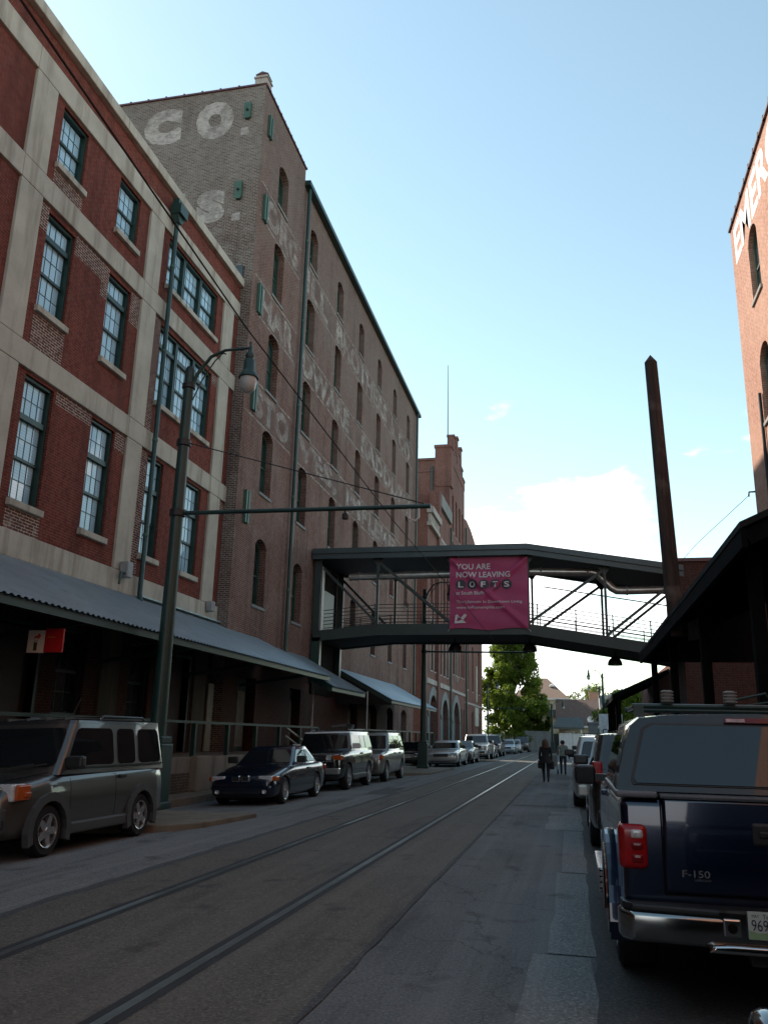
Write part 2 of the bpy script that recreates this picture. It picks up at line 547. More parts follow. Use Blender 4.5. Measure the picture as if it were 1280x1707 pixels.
def facade(x, y0, y1, z0, z1, ops, depth, sgn=1, axis='x'):
    """a wall face with real openings and reveals; ops: (ya, yb, za, zb, rise). sgn: side the wall faces"""
    mb = MB()
    def P(d, u, w):
        return (x - sgn * d, u, w) if axis == 'x' else (u, x - sgn * d, w)
    us = sorted({y0, y1, *[o[0] for o in ops], *[o[1] for o in ops]})
    ws = sorted({z0, z1, *[o[2] for o in ops], *[o[3] for o in ops]})
    us = [u for u in us if y0 <= u <= y1]
    ws = [w for w in ws if z0 <= w <= z1]
    for i in range(len(us) - 1):
        for j in range(len(ws) - 1):
            cu, cw = (us[i] + us[i + 1]) / 2, (ws[j] + ws[j + 1]) / 2
            if any(o[0] < cu < o[1] and o[2] < cw < o[3] for o in ops):
                continue
            mb.add([P(0, us[i], ws[j]), P(0, us[i + 1], ws[j]), P(0, us[i + 1], ws[j + 1]), P(0, us[i], ws[j + 1])], [(0, 1, 2, 3)])
    for ya, yb, za, zb, rise in ops:
        arc = arc_top(ya, yb, zb, rise)
        out = [(ya, za)] + arc + [(yb, za)]
        if rise > 0:
            for k in range(len(arc) - 1):
                (u0, w0), (u1, w1) = arc[k], arc[k + 1]
                mb.add([P(0, u0, w0), P(0, u1, w1), P(0, u1, zb), P(0, u0, zb)], [(0, 1, 2, 3)])
        for k in range(len(out)):
            (u0, w0), (u1, w1) = out[k], out[(k + 1) % len(out)]
            mb.add([P(0, u0, w0), P(0, u1, w1), P(depth, u1, w1), P(depth, u0, w0)], [(0, 1, 2, 3)])
    return mb

def closed_box_shell(mb, x0, x1, y0, y1, z0, z1, skip=()):
    """the faces of a box apart from those in skip: -x +x -y +y -z +z"""
    q = {'-x': [(x0, y0, z0), (x0, y1, z0), (x0, y1, z1), (x0, y0, z1)], '+x': [(x1, y0, z0), (x1, y1, z0), (x1, y1, z1), (x1, y0, z1)],
         '-y': [(x0, y0, z0), (x1, y0, z0), (x1, y0, z1), (x0, y0, z1)], '+y': [(x0, y1, z0), (x1, y1, z0), (x1, y1, z1), (x0, y1, z1)],
         '-z': [(x0, y0, z0), (x1, y0, z0), (x1, y1, z0), (x0, y1, z0)], '+z': [(x0, y0, z1), (x1, y0, z1), (x1, y1, z1), (x0, y1, z1)]}
    for k, v in q.items():
        if k not in skip:
            mb.add(v, [(0, 1, 2, 3)])
    return mb

# ================================================================ ground, road, track
g = MB()
g.add([(-900, -300, -0.25), (900, -300, -0.25), (900, 1500, -0.25), (-900, 1500, -0.25)], [(0, 1, 2, 3)])
struct('ground', g, asphalt_mat('earth', (0.11, 0.10, 0.08), (0.14, 0.125, 0.1), crack=False), 'bare ground beyond the street')
g = MB()
g.add([(-4.94, -25, 0), (3.2, -25, 0), (3.2, 112, 0), (-4.94, 112, 0)], [(0, 1, 2, 3)])
g.add([(-9.4, -25, -0.19), (-4.94, -25, 0), (-4.94, 112, 0), (-9.4, 112, -0.19)], [(0, 1, 2, 3)])
road = struct('road', g, ASPHALT, 'grey asphalt street with embedded tram track')
def strip(name, x0, x1, y0, y1, z, mat, parent=road, wob=0.05, step=0.6, seed=1):
    """a worn sheet with uneven long edges"""
    rnd = random.Random(seed)
    n = max(2, int((y1 - y0) / step))
    vs, fs = [], []
    for i in range(n + 1):
        y = y0 + (y1 - y0) * i / n
        vs += [(x0 + rnd.uniform(-wob, wob), y, z), (x1 + rnd.uniform(-wob, wob), y, z)]
    fs = [(2 * i, 2 * i + 1, 2 * i + 3, 2 * i + 2) for i in range(n)]
    return part(name, MB().add(vs, fs), mat, parent)
def cross(x):
    return 0.0 if x > -4.94 else (x + 4.94) * 0.0426
def lane(name, x0, x1, y0, y1, lift, mat, wob, seed):
    o = strip(name, x0, x1, y0, y1, 0.0, mat, wob=wob, seed=seed)
    for v in o.data.vertices:
        v.co.z = cross(v.co.x) + lift
    return o
lane('worn_lane', -9.36, -5.0, -20, 111, 0.004, ASPHALT_L, 0.03, 3)
strip('track_slab', -4.92, -1.62, -20, 108, 0.008, TRACKBED, wob=0.012, seed=4)
strip('tar_seam', -5.03, -4.9, -20, 108, 0.009, ASPHALT_D, wob=0.03, step=0.4, seed=5)
strip('tar_seam', -1.64, -1.59, -20, 108, 0.0095, ASPHALT_D, wob=0.012, step=0.4, seed=6)
strip('gutter_slab', -0.38, 0.09, 2.0, 7.2, 0.006, ROADCONC, wob=0.02, step=0.5, seed=7)
strip('gutter_slab', -0.24, 0.10, 7.25, 11.4, 0.006, ROADCONC, wob=0.02, step=0.5, seed=8)
strip('gutter_slab', -0.2, 0.11, 11.45, 16.4, 0.006, ROADCONC, wob=0.02, step=0.5, seed=19)
strip('gutter_slab', -0.55, 0.12, 16.5, 20.5, 0.006, ROADCONC, wob=0.03, step=0.5, seed=9)
strip('gutter_slab', -0.2, 0.11, 20.6, 40.0, 0.006, ROADCONC, wob=0.03, step=0.5, seed=29)
strip('asphalt_patch', 0.09, 3.15, -20, 112, 0.0045, ASPHALT_D, wob=0.03, step=0.5, seed=10)
strip('asphalt_patch', -1.2, -0.2, 27.0, 29.5, 0.006, ASPHALT_L, wob=0.15, step=0.5, seed=11)
strip('tar_seam', -1.55, 0.05, 21.9, 22.05, 0.008, ASPHALT_D, wob=0.05, step=0.05, seed=12)
lane('asphalt_patch', -5.9, -5.1, 24.0, 27.5, 0.008, ASPHALT_D, 0.12, 13)
for xr in (-4.12, -2.66):
    for nm, a, b, z, mt in (('flangeway', -0.11, 0.10, 0.0105, RAIL_DARK), ('rail_head', -0.036, 0.036, 0.016, RAIL)):
        mb = MB()
        if nm == 'rail_head':
            mb.box(xr + a, xr + b, -20, 108, 0.004, z)
        else:
            mb.add([(xr + a, -20, z), (xr + b, -20, z), (xr + b, 108, z), (xr + a, 108, z)], [(0, 1, 2, 3)])
        part('tram_rail' if nm == 'rail_head' else 'rail_groove', mb, mt, road)

# kerbs, pavements and the planted-out kerb island
mb = MB().box(-10.22, -9.38, -40, 64, -0.25, 0.0)
struct('pavement', mb, CONC_KERB, 'concrete kerb strip below the loading dock', bevel=0.015)
isl = [(-9.37, 13.7), (-8.0, 13.7), (-7.25, 13.8), (-6.8, 14.05), (-6.5, 14.6), (-6.33, 15.9), (-6.25, 16.75), (-6.6, 16.85), (-7.8, 16.5), (-9.37, 16.7)]
mb = MB().prism(isl, 'z', -0.25, 0.035)
struct('kerb_island', mb, CONC_KERB, 'concrete kerb island jutting out beside the grey boxy car', bevel=0.02)
isl2 = [(-9.36, 60.2), (-6.3, 60.0), (-5.3, 60.6), (-5.15, 61.6), (-5.4, 62.2), (-9.36, 62.2)]
struct('kerb_island', MB().prism(isl2, 'z', -0.25, 0.05), CONC_KERB, 'concrete kerb island further down between the parked cars', bevel=0.02)
isl3 = [(-9.36, 37.0), (-7.2, 37.0), (-6.2, 38.0), (-6.1, 45.0), (-9.36, 45.6)]
struct('kerb_island', MB().prism(isl3, 'z', -0.25, 0.03), CONC_KERB, 'low kerb island round the dark lamp post under the bridge', bevel=0.02)
mb = MB().box(-11.98, -9.38, 64.02, 118, -0.25, 0.02)
struct('pavement', mb, CONC_KERB, 'pavement in front of the arched red brick brewery', bevel=0.015)
mb = MB().box(3.0, 5.98, -10, 80, 0, 0.14)
struct('pavement', mb, CONC_KERB, 'dark pavement under the canopy on the right', bevel=0.015)

# ================================================================ near brick warehouse
B1 = thing('brick_warehouse', 'red brick warehouse with pale concrete frame grid and tall green windows, nearest on the left', 'building', (-12.4, 9.0, 0))
XB = -12.48
rows = {1: (6.67, 9.78), 2: (11.58, 14.2), 3: (15.65, 17.38)}
singles = [(1, 16.05, 17.2), (1, 18.95, 20.13), (1, 22.12, 23.16), (1, 24.82, 26.0), (2, 16.05, 17.22), (2, 18.95, 20.15), (3, 16.05, 17.22), (3, 18.95, 20.15),
           (1, 12.28, 13.44), (2, 12.28, 13.44), (3, 12.28, 13.44)]
triples = [(2, 22.12, 26.05), (3, 22.12, 26.05)]
ops = [(a, b, rows[r][0], rows[r][1], 0) for r, a, b in singles] + [(a, b, rows[r][0], rows[r][1], 0) for r, a, b in triples]
low_ops = [(12.0, 13.6, 1.75, 4.2, 0), (16.2, 17.9, 0.92, 3.9, 0), (18.7, 20.0, 1.9, 4.1, 0), (22.3, 23.5, 1.75, 4.1, 0), (24.6, 26.2, 0.92, 3.9, 0)]
mb = facade(XB, -70.0, 28.0, 5.3, 18.86, ops, 0.34)
closed_box_shell(mb, -34, XB, -70.0, 28.0, 0, 18.86, ('+x', '-z', '+y'))
part('wall', mb, BRICK_RED, B1)
part('lower_wall', facade(XB, -70.0, 28.0, 0, 5.3, low_ops, 0.34), BRICK_DARK, B1)  # darker brick below the canopy, its shade painted into the colour
def cbox(nm, y0, y1, z0, z1, x=-12.40, mat=CONC, bev=0.02):
    return part(nm, MB().box(XB - 0.05, x, y0, y1, z0, z1), mat, B1, bevel=bev)
for y0, y1 in ((8.87, 9.72), (14.8, 15.65), (20.72, 21.58), (26.55, 27.45)):
    for z0, z1 in ((5.96, 9.86), (10.49, 14.34), (14.97, 17.44)):
        cbox('pilaster', y0, y1, z0, z1)
    cbox('pilaster', y0 - 0.05, y1 + 0.05, 0.5, 5.33, -12.40, concrete_mat('concrete_canopy_shade', (0.095, 0.082, 0.065)))  # pilaster feet coloured dark to paint in the canopy's shade
for z0, z1 in ((5.34, 5.95), (9.87, 10.48), (14.35, 14.96), (17.45, 18.12)):
    for y0, y1 in ((-70, -10), (-9.99, 2.9), (2.91, 8.86), (8.87, 14.79), (14.8, 20.71), (20.72, 26.54), (26.55, 27.98)):
        cbox('concrete_band', y0, y1, z0, z1, -12.396)
for k in range(8):
    y0 = -9 + k * 4.63 if k else -70
    part('coping', MB().box(-12.95, -12.30, y0, -9 + (k + 1) * 4.63 - 0.02 if k < 7 else 27.98, 18.86, 19.2), CONC, B1, bevel=0.03)
for y0, y1, z0, z1 in ((16.0, 17.28, 15.0, 15.5), (16.0, 17.3, 10.5, 11.42), (16.0, 17.3, 5.97, 6.5), (15.68, 16.03, 13.6, 14.3), (17.24, 18.6, 13.75, 14.32), (18.6, 18.93, 13.3, 14.3),
                       (20.2, 20.7, 13.3, 14.3), (17.3, 18.9, 9.5, 9.84), (20.17, 20.7, 9.3, 9.84), (26.07, 26.52, 13.9, 14.3), (21.62, 22.06, 6.0, 9.8), (21.62, 22.06, 10.5, 14.3), (27.5, 27.96, 9.4, 9.84)):
    part('brick_infill', MB().box(XB - 0.02, XB + 0.006, y0, y1, z0, z1), BRICK_MORTAR, B1)

PANE = None
def pane_material():
    m, nt, b = new_mat('window_pane')
    p = pos_node(nt)
    sep = nt.nodes.new('ShaderNodeSeparateXYZ')
    nt.links.new(p, sep.inputs[0])
    # closed blinds behind the glass, the sky's blue reflection painted into their colour
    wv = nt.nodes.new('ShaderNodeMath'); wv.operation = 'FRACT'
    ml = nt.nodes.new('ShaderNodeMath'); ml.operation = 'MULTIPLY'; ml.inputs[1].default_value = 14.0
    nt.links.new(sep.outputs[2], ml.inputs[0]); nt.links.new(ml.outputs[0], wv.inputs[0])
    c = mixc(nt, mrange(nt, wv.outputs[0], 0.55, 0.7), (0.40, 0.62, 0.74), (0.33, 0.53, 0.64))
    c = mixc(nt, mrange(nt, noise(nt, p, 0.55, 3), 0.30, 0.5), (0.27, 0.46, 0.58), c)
    nt.links.new(c, b.inputs['Base Color'])
    b.inputs['Roughness'].default_value = 0.04
    b.inputs['Specular IOR Level'].default_value = 1.0
    b.inputs['IOR'].default_value = 1.6
    bump(nt, b, noise(nt, p, 1.1, 2), 0.06, 0.05)
    return m
PANE = pane_material()
WIN_CACHE = {}
def sash_window(w, h, lights, cols=4, glass=None):
    """local meshes of a sash window: frame, list of panes, sill. lights: (height share, rows) from the bottom"""
    glass = glass or PANE
    key = ('sash', round(w, 2), round(h, 2), tuple(lights), cols, glass.name)
    if key in WIN_CACHE:
        return WIN_CACHE[key]
    fr = MB()
    e, d = 0.07, 0.24
    fr.box(-d, 0, 0, e, 0, h).box(-d, 0, w - e, w, 0, h).box(-d, 0, e, w - e, 0, e).box(-d, 0, e, w - e, h - e, h)
    panes = []
    z = e
    H = h - 2 * e
    tot = sum(l[0] for l in lights)
    for i, (share, nr) in enumerate(lights):
        hh = H * share / tot
        xg = -0.17 + 0.025 * i
        if i:
            fr.box(-0.2, -0.03 if i == 2 else -0.09, e, w - e, z - (0.07 if i == 2 else 0.035), z + (0.07 if i == 2 else 0.035))
        off = 0.06 if i == 2 else 0.03
        za, zb = z + (off if i else 0.03), z + hh - (0.03 if i == len(lights) - 1 else 0.035)
        ya, yb = e + 0.035, w - e - 0.035
        fr.box(-0.19, xg + 0.03, e, ya, z, z + hh).box(-0.19, xg + 0.03, yb, w - e, z, z + hh)
        for k in range(1, cols):
            yy = ya + (yb - ya) * k / cols
            fr.box(xg, xg + 0.022, yy - 0.010, yy + 0.010, za, zb)
        for k in range(1, nr):
            zz = za + (zb - za) * k / nr
            fr.box(xg + 0.001, xg + 0.021, ya, yb, zz - 0.010, zz + 0.010)
        for a in range(cols):
            for b in range(nr):
                panes.append((ya + (yb - ya) * (a + 0.5) / cols, za + (zb - za) * (b + 0.5) / nr, xg + 0.012, (yb - ya) / cols, (zb - za) / nr))
        z += hh
    fm = fr.mesh('window', GREEN)
    pm = {}
    pl = []
    for y, zc, xg, pw, ph in panes:
        k2 = (round(pw, 3), round(ph, 3))
        if k2 not in pm:
            pm[k2] = MB().box(-0.006, 0.0, -pw / 2, pw / 2, -ph / 2, ph / 2).mesh('pane', glass)
        pl.append((pm[k2], (xg, y, zc)))
    sm = MB().box(-0.2, 0.19, -0.07, w + 0.07, -0.17, -0.005).mesh('sill', CONC, bevel=0.015)
    WIN_CACHE[key] = (fm, pl, sm)
    return WIN_CACHE[key]
def place_window(data, bld, loc, rz=0.0, sill=True):
    fm, pl, sm = data
    o = link('window', fm, bld, Vector(loc) - ORG[bld])
    o.rotation_euler = (0, 0, rz)
    for i, (me, l) in enumerate(pl):
        pn = link('pane', me, o, l)
        pn.rotation_euler = (random.uniform(-.012, .012), random.uniform(-.012, .012), random.uniform(-.02, .02))
    if sm and sill:
        link('sill', sm, o)
    return o
LIGHTS = {1: ((1, 2), (1, 2), (0.92, 2)), 2: ((1, 2), (1, 2), (0.55, 1)), 3: ((1, 2), (1, 2))}
for r, a, b in singles:
    place_window(sash_window(b - a, rows[r][1] - rows[r][0], LIGHTS[r]), B1, (XB - 0.07, a, rows[r][0]))
for r, a, b in triples:
    w = (b - a) / 3
    for k in range(3):
        place_window(sash_window(w - 0.02, rows[r][1] - rows[r][0], LIGHTS[r]), B1, (XB - 0.07, a + k * w + 0.01, rows[r][0]))
# ground floor openings behind the dock
for a, b, z0, z1, _ in low_ops:
    if z0 > 1:
        place_window(sash_window(b - a, z1 - z0, ((1, 2), (1, 2)), 3, glass_mat('dim_glass', (0.02, 0.026, 0.026), 0.08, 0.4)), B1, (XB - 0.1, a, z0))
    else:
        d = part('door', MB().box(XB - 0.3, XB - 0.22, a, b, z0, z1), plain('door_brown', (0.05, 0.03, 0.022), 0.6), B1)
        part('door_frame', MB().box(XB - 0.2, XB + 0.02, a - 0.1, a, z0, z1 + 0.1).box(XB - 0.2, XB + 0.02, b, b + 0.1, z0, z1 + 0.1).box(XB - 0.2, XB + 0.02, a, b, z1, z1 + 0.1), GREEN, d)
# drain pipe with hopper head, meter box
hp = part('drainpipe', MB().tube([(-12.24, 22.02, 17.9), (-12.24, 22.02, 5.45), (-12.14, 21.9, 5.2)], 0.075, 10), GREEN, B1, smooth=40)
part('hopper_head', MB().box(-12.36, -12.0, 21.76, 22.3, 18.05, 18.42).prism([(21.8, 18.05), (21.93, 17.8), (22.12, 17.8), (22.26, 18.05)], 'x', -12.34, -12.1), GREEN, hp, bevel=0.015)
part('hopper_box', MB().box(-12.34, -12.12, 21.8, 22.0, 18.42, 18.62), GREEN, hp)
for z in (7.2, 10.2, 13.2, 16.2):
    part('pipe_clip', MB().lathe([(0.086, -0.04), (0.09, -0.03), (0.09, 0.03), (0.086, 0.04)], (-12.24, 22.02, z), n=10), GREEN_L, hp)
part('meter_box', MB().box(-12.38, -12.12, 21.0, 21.3, 5.75, 6.2), plain('grey_box', (0.25, 0.27, 0.27), 0.5), B1, bevel=0.03)
part('conduit', MB().tube([(-12.2, 21.0, 5.85), (-12.2, 20.8, 5.85), (-12.2, 20.75, 5.5)], 0.035, 8), GREEN, B1, smooth=40)
part('meter_box', MB().box(-12.38, -12.15, 26.9, 27.2, 5.65, 6.0), plain('grey_box', (0.25, 0.27, 0.27), 0.5), B1, bevel=0.03)

# ---- corrugated lean-to canopy on the dock front
def canopy(bld, y0, y1, xo, zo, xi, zi, mat=GALV, pitch=0.19, amp=0.022, fascia=GREEN, fh=0.17):
    n = int((y1 - y0) / pitch * 4)
    vs, fs = [], []
    for i in range(n + 1):
        y = y0 + (y1 - y0) * i / n
        dz = amp * math.sin(2 * math.pi * (y - y0) / pitch)
        vs += [(xo + 0.12, y, zo + dz - 0.055), (xi, y, zi + dz)]
    fs = [(2 * i, 2 * i + 1, 2 * i + 3, 2 * i + 2) for i in range(n)]
    c = part('canopy', MB().add(vs, fs), mat, bld, smooth=80)
    part('fascia_board', MB().box(xo - 0.05, xo + 0.03, y0, y1, zo - 0.05 - fh, zo - 0.05), fascia, c)
    k = max(2, int((y1 - y0) / 1.6))
    for i in range(k + 1):
        y = y0 + 0.05 + (y1 - y0 - 0.1) * i / k
        part('rafter', MB().bar((xo - 0.05, y, zo - 0.13), (xi + 0.02, y, zi - 0.13), 0.09, 0.16), GREEN, c)
    for t in (0.33, 0.66):
        x, z = xo + (xi - xo) * t, zo + (zi - zo) * t
        part('purlin', MB().box(x - 0.04, x + 0.04, y0, y1, z - 0.06, z - 0.03 ), GREEN, c)
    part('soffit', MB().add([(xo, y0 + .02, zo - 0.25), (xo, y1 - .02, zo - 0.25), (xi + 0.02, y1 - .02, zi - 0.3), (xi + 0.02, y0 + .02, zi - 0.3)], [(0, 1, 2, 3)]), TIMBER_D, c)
    for y in (y0, y1):
        part('end_board', MB().bar((xo, y, zo - 0.14), (xi, y, zi - 0.14), 0.04, 0.22), fascia, c)
    return c
c1 = canopy(B1, -2.0, 31.2, -9.05, 3.77, -12.38, 5.33)
for y in range(0, 32, 5):
    part('bracket', MB().bar((-9.4, y + 0.3, 3.75), (-12.3, y + 0.3, 3.3), 0.08, 0.12), GREEN, c1)
part('flashing', MB().box(-12.39, -12.2, 22.1, 27.9, 5.36, 5.40), plain('pale_flashing', (0.35, 0.47, 0.48), 0.4, 0.3), c1)

# ---- loading dock
dock = thing('loading_dock', 'raised concrete loading dock with green handrail below the left canopies', 'loading dock', (-11, 20, 0))
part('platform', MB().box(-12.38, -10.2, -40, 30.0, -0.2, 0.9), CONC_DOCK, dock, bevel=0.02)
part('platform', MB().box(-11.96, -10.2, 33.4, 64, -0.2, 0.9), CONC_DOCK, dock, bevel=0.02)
part('buffer_block', MB().box(-10.22, -10.0, 22.0, 22.9, 0.0, 0.93), CONC_DOCK, dock, bevel=0.03)
part('brick_patch', MB().box(-10.22, -10.18, 18.3, 21.9, 0.01, 0.5), brick_mat('dock_brick', (0.10, 0.08, 0.06), (0.07, 0.06, 0.05), (0.14, 0.12, 0.1)), dock)
part('vent_hole', MB().box(-10.2, -10.175, 20.3, 20.75, 0.22, 0.5), DARK, dock)
for k in range(4):
    part('step', MB().box(-11.7, -10.4, 30.0 + k * 0.8, 30.0 + (k + 1) * 0.8, 0, 0.9 - 0.2 * (k + 1) + 0.02), CONC_DOCK, dock)
for y0, y1 in ((-6.0, 34.0), (40.5, 64.0)):
    part('handrail', MB().bar((-10.28, y0, 1.83), (-10.28, y1, 1.83), 0.09, 0.07), GREEN, dock)
    n = int((y1 - y0) / 2.3)
    for k in range(n + 1):
        y = y0 + (y1 - y0) * k / n
        part('rail_post', MB().box(-10.34, -10.22, y - 0.06, y + 0.06, 0.9, 1.80), GREEN, dock)
part('stair_rail', MB().bar((-10.3, 30.05, 1.8), (-10.3, 33.4, 1.05), 0.06, 0.06).bar((-10.3, 30.05, 1.5), (-10.3, 33.4, 0.75), 0.05, 0.05), ALU, dock)
part('conduit', MB().tube([(-10.4, 33.6, 0.9), (-10.4, 33.6, 3.7)], 0.035, 8), plain('pale_pipe', (0.5, 0.5, 0.48), 0.5), dock)
part('conduit', MB().tube([(-10.0, 41.5, 0.9), (-10.0, 41.5, 3.7)], 0.035, 8), plain('pale_pipe', (0.5, 0.5, 0.48), 0.5), dock)
part('utility_door', MB().box(-12.36, -12.30, 27.5, 27.95, 0.92, 3.2), plain('beige_door', (0.30, 0.27, 0.22), 0.6), dock)

# hanging shop sign under the canopy
sg = thing('hanging_sign', 'white and red hanging sign with torch picture under the near canopy', 'sign', (-9.6, 14.0, 3.3))
part('white_panel', MB().box(-9.985, -9.635, 13.97, 14.01, 2.95, 3.37), WHITE, sg)
part('red_panel', MB().box(-9.625, -9.245, 13.97, 14.01, 2.96, 3.40), plain('sign_red', (0.42, 0.008, 0.012), 0.45), sg)
part('torch_handle', MB().box(-9.845, -9.775, 13.962, 13.97, 2.99, 3.14), plain('torch_dark', (0.05, 0.045, 0.02), 0.5), sg)
part('torch_cup', MB().prism([(-9.86, 3.14), (-9.76, 3.14), (-9.73, 3.22), (-9.81, 3.19), (-9.83, 3.22)], 'y', 13.96, 13.97), plain('torch_pale', (0.5, 0.5, 0.48), 0.5), sg)
part('torch_flame', MB().prism([(-9.85, 3.2), (-9.80, 3.22), (-9.74, 3.21), (-9.71, 3.27), (-9.75, 3.31), (-9.79, 3.27), (-9.83, 3.26)], 'y', 13.958, 13.969), plain('flame_red', (0.55, 0.09, 0.06), 0.5), sg)
part('gold_line', MB().box(-9.57, -9.40, 13.965, 13.97, 3.232, 3.243).box(-9.535, -9.525, 13.965, 13.97, 3.243, 3.262).box(-9.46, -9.45, 13.965, 13.97, 3.243, 3.255), plain('gold_paint', (0.45, 0.25, 0.04), 0.5), sg)
part('hanger', MB().box(-9.9, -9.3, 13.985, 13.995, 3.44, 3.455).box(-9.82, -9.81, 13.985, 13.995, 3.37, 3.8).box(-9.4, -9.39, 13.985, 13.995, 3.4, 3.7), BLACK, sg)

# ================================================================ tall brick warehouse with the faded lettering
B2 = thing('brick_warehouse', 'tall weathered brick warehouse with faded white wall lettering and rows of narrow arched windows', 'building', (-12.0, 28.0, 0))
XF = -12.0
cols = [30.2, 35.1, 40.2, 45.22, 50.38, 55.52, 60.78]
WW = 1.27
rws = [(6.4, 9.1), (10.95, 13.72), (15.38, 18.1), (19.82, 22.5), (24.28, 26.42)]
ops = []
for ci, y in enumerate(cols):
    for ri, (z0, z1) in enumerate(rws):
        if ci == 0 or ri > 0 or ci in (1, 3, 4, 5, 6):
            ops.append((y, y + WW, z0, z1, 0.3))
lowops = [(29.3, 31.2, 0.9, 3.6, 0.0), (35.5, 37.0, 0.9, 3.5, 0.0), (45.5, 47.6, 0.9, 3.4, 0.3), (50.5, 52.6, 0.9, 3.4, 0.3), (55.5, 57.6, 0.9, 3.4, 0.3), (60.4, 62.5, 0.9, 3.4, 0.3)]
mb = facade(XF, 28.0, 33.68, 4.9, 28.62, [o for o in ops if o[1] < 33.7], 0.42)
part('lower_wall', facade(XF, 28.0, 33.68, 0, 4.9, [lowops[0]], 0.42), BRICK_DARK, B2)  # darker brick paints in the shade below the canopies
part('lower_wall', facade(XF - 0.05, 33.681, 58.0, 0, 4.7, lowops[1:5], 0.42), BRICK_DARK, B2)  # same painted-in canopy shade along the main front
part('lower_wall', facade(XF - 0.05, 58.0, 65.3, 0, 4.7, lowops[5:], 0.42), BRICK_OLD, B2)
closed_box_shell(mb, -30, XF, 28.0, 33.68, 0, 28.62, ('+x', '-z', '-y'))
part('tower_wall', mb, BRICK_OLD, B2)
part('end_wall', closed_box_shell(MB(), -30, XF, 28.0, 28.3, 0, 28.62, ('+x', '-z', '-x', '+y', '+z')), BRICK_GREY, B2)
mb = facade(XF - 0.05, 33.681, 65.3, 4.7, 27.75, [o for o in ops if o[0] > 33.7], 0.42)
closed_box_shell(mb, -30, XF - 0.05, 33.681, 65.3, 0, 27.75, ('+x', '-z', '-y'))
part('wall', mb, BRICK_OLD, B2)
DGLASS = glass_mat('dark_window_glass', (0.016, 0.022, 0.021), 0.06, 0.5, 0.6, 1.5)
DGLASS2 = glass_mat('dull_window_glass', (0.03, 0.05, 0.045), 0.25, 0.4, 0.6, 1.5)
DGLASS3 = plain('green_shutter', (0.02, 0.05, 0.042), 0.6, var=0.4, scale=3.0)
WGREEN = plain('window_green', (0.024, 0.072, 0.052), 0.5, 0.0, 0.3, 2.0)
def arch_window(w, z0, z1, rise, glass=DGLASS, frame=WGREEN, e=0.09, sill_mat=BRICK_OLD, mull=1, sd=0.34):
    """local meshes of a segmental-headed sash window"""
    h = z1 - z0
    key = ('arch', round(w, 2), round(h, 2), rise, glass.name, frame.name, mull, sd)
    if key in WIN_CACHE:
        return WIN_CACHE[key]
    fr = MB()
    d = 0.16
    out = [(0, 0)] + arc_top(0, w, h, rise) + [(w, 0)]
    inn = [(e, e)] + [(e + (y / w) * (w - 2 * e), zz - e) for y, zz in arc_top(0, w, h, rise)] + [(w - e, e)]
    n = len(out)
    for x in (0, -d):
        vs = [(x, *p) for p in out] + [(x, *p) for p in inn]
        fr.add(vs, [(i, (i + 1) % n, (i + 1) % n + n, i + n) for i in range(n)])
    vs = [(0, *p) for p in inn] + [(-d, *p) for p in inn]
    fr.add(vs, [(i, (i + 1) % n, (i + 1) % n + n, i + n) for i in range(n)])
    zm = h * 0.47
    fr.box(-0.12, -0.03, e, w - e, zm - 0.035, zm + 0.035)
    for k in range(1, mull + 1):
        yy = w * k / (mull + 1)
        fr.box(-0.1, -0.06, yy - 0.018, yy + 0.018, e, h - e - 0.02)
    fm = fr.mesh('window', frame)
    lo = MB().box(-0.09, -0.08, e, w - e, e, zm - 0.03).mesh('pane', glass)
    up = MB().prism([(e, zm + 0.03)] + [(e + (y / w) * (w - 2 * e), zz - e) for y, zz in arc_top(0, w, h, rise)] + [(w - e, zm + 0.03)], 'x', -0.075, -0.065).mesh('pane', glass)
    sm = MB().box(-0.1, sd, -0.06, w + 0.06, -0.12, -0.004).mesh('sill', STONE_GREY if sill_mat is BRICK_OLD else sill_mat, bevel=0.01)
    WIN_CACHE[key] = (fm, [(lo, (0, 0, 0)), (up, (0, 0, 0))], sm)
    return WIN_CACHE[key]
for a, b, z0, z1, r in ops:
    place_window(arch_window(b - a, z0, z1, r, random.choice((DGLASS, DGLASS, DGLASS2, DGLASS3)), mull=random.choice((1, 1, 2))), B2, (XF - (0.28 if a < 33.7 else 0.33), a, z0))
for a, b, z0, z1, r in lowops:
    x = XF - (0.4 if a < 33.7 else 0.44)
    d = part('door', MB().box(x - 0.06, x, a, b, z0, z1), plain('door_dark_green', (0.02, 0.03, 0.026), 0.6), B2)
    part('door_panel', MB().box(x, x + 0.025, a + 0.12, (a + b) / 2 - 0.06, z0 + 0.15, z1 - 0.5).box(x, x + 0.025, (a + b) / 2 + 0.06, b - 0.12, z0 + 0.15, z1 - 0.5), plain('door_tan', (0.14, 0.11, 0.085), 0.6), d)
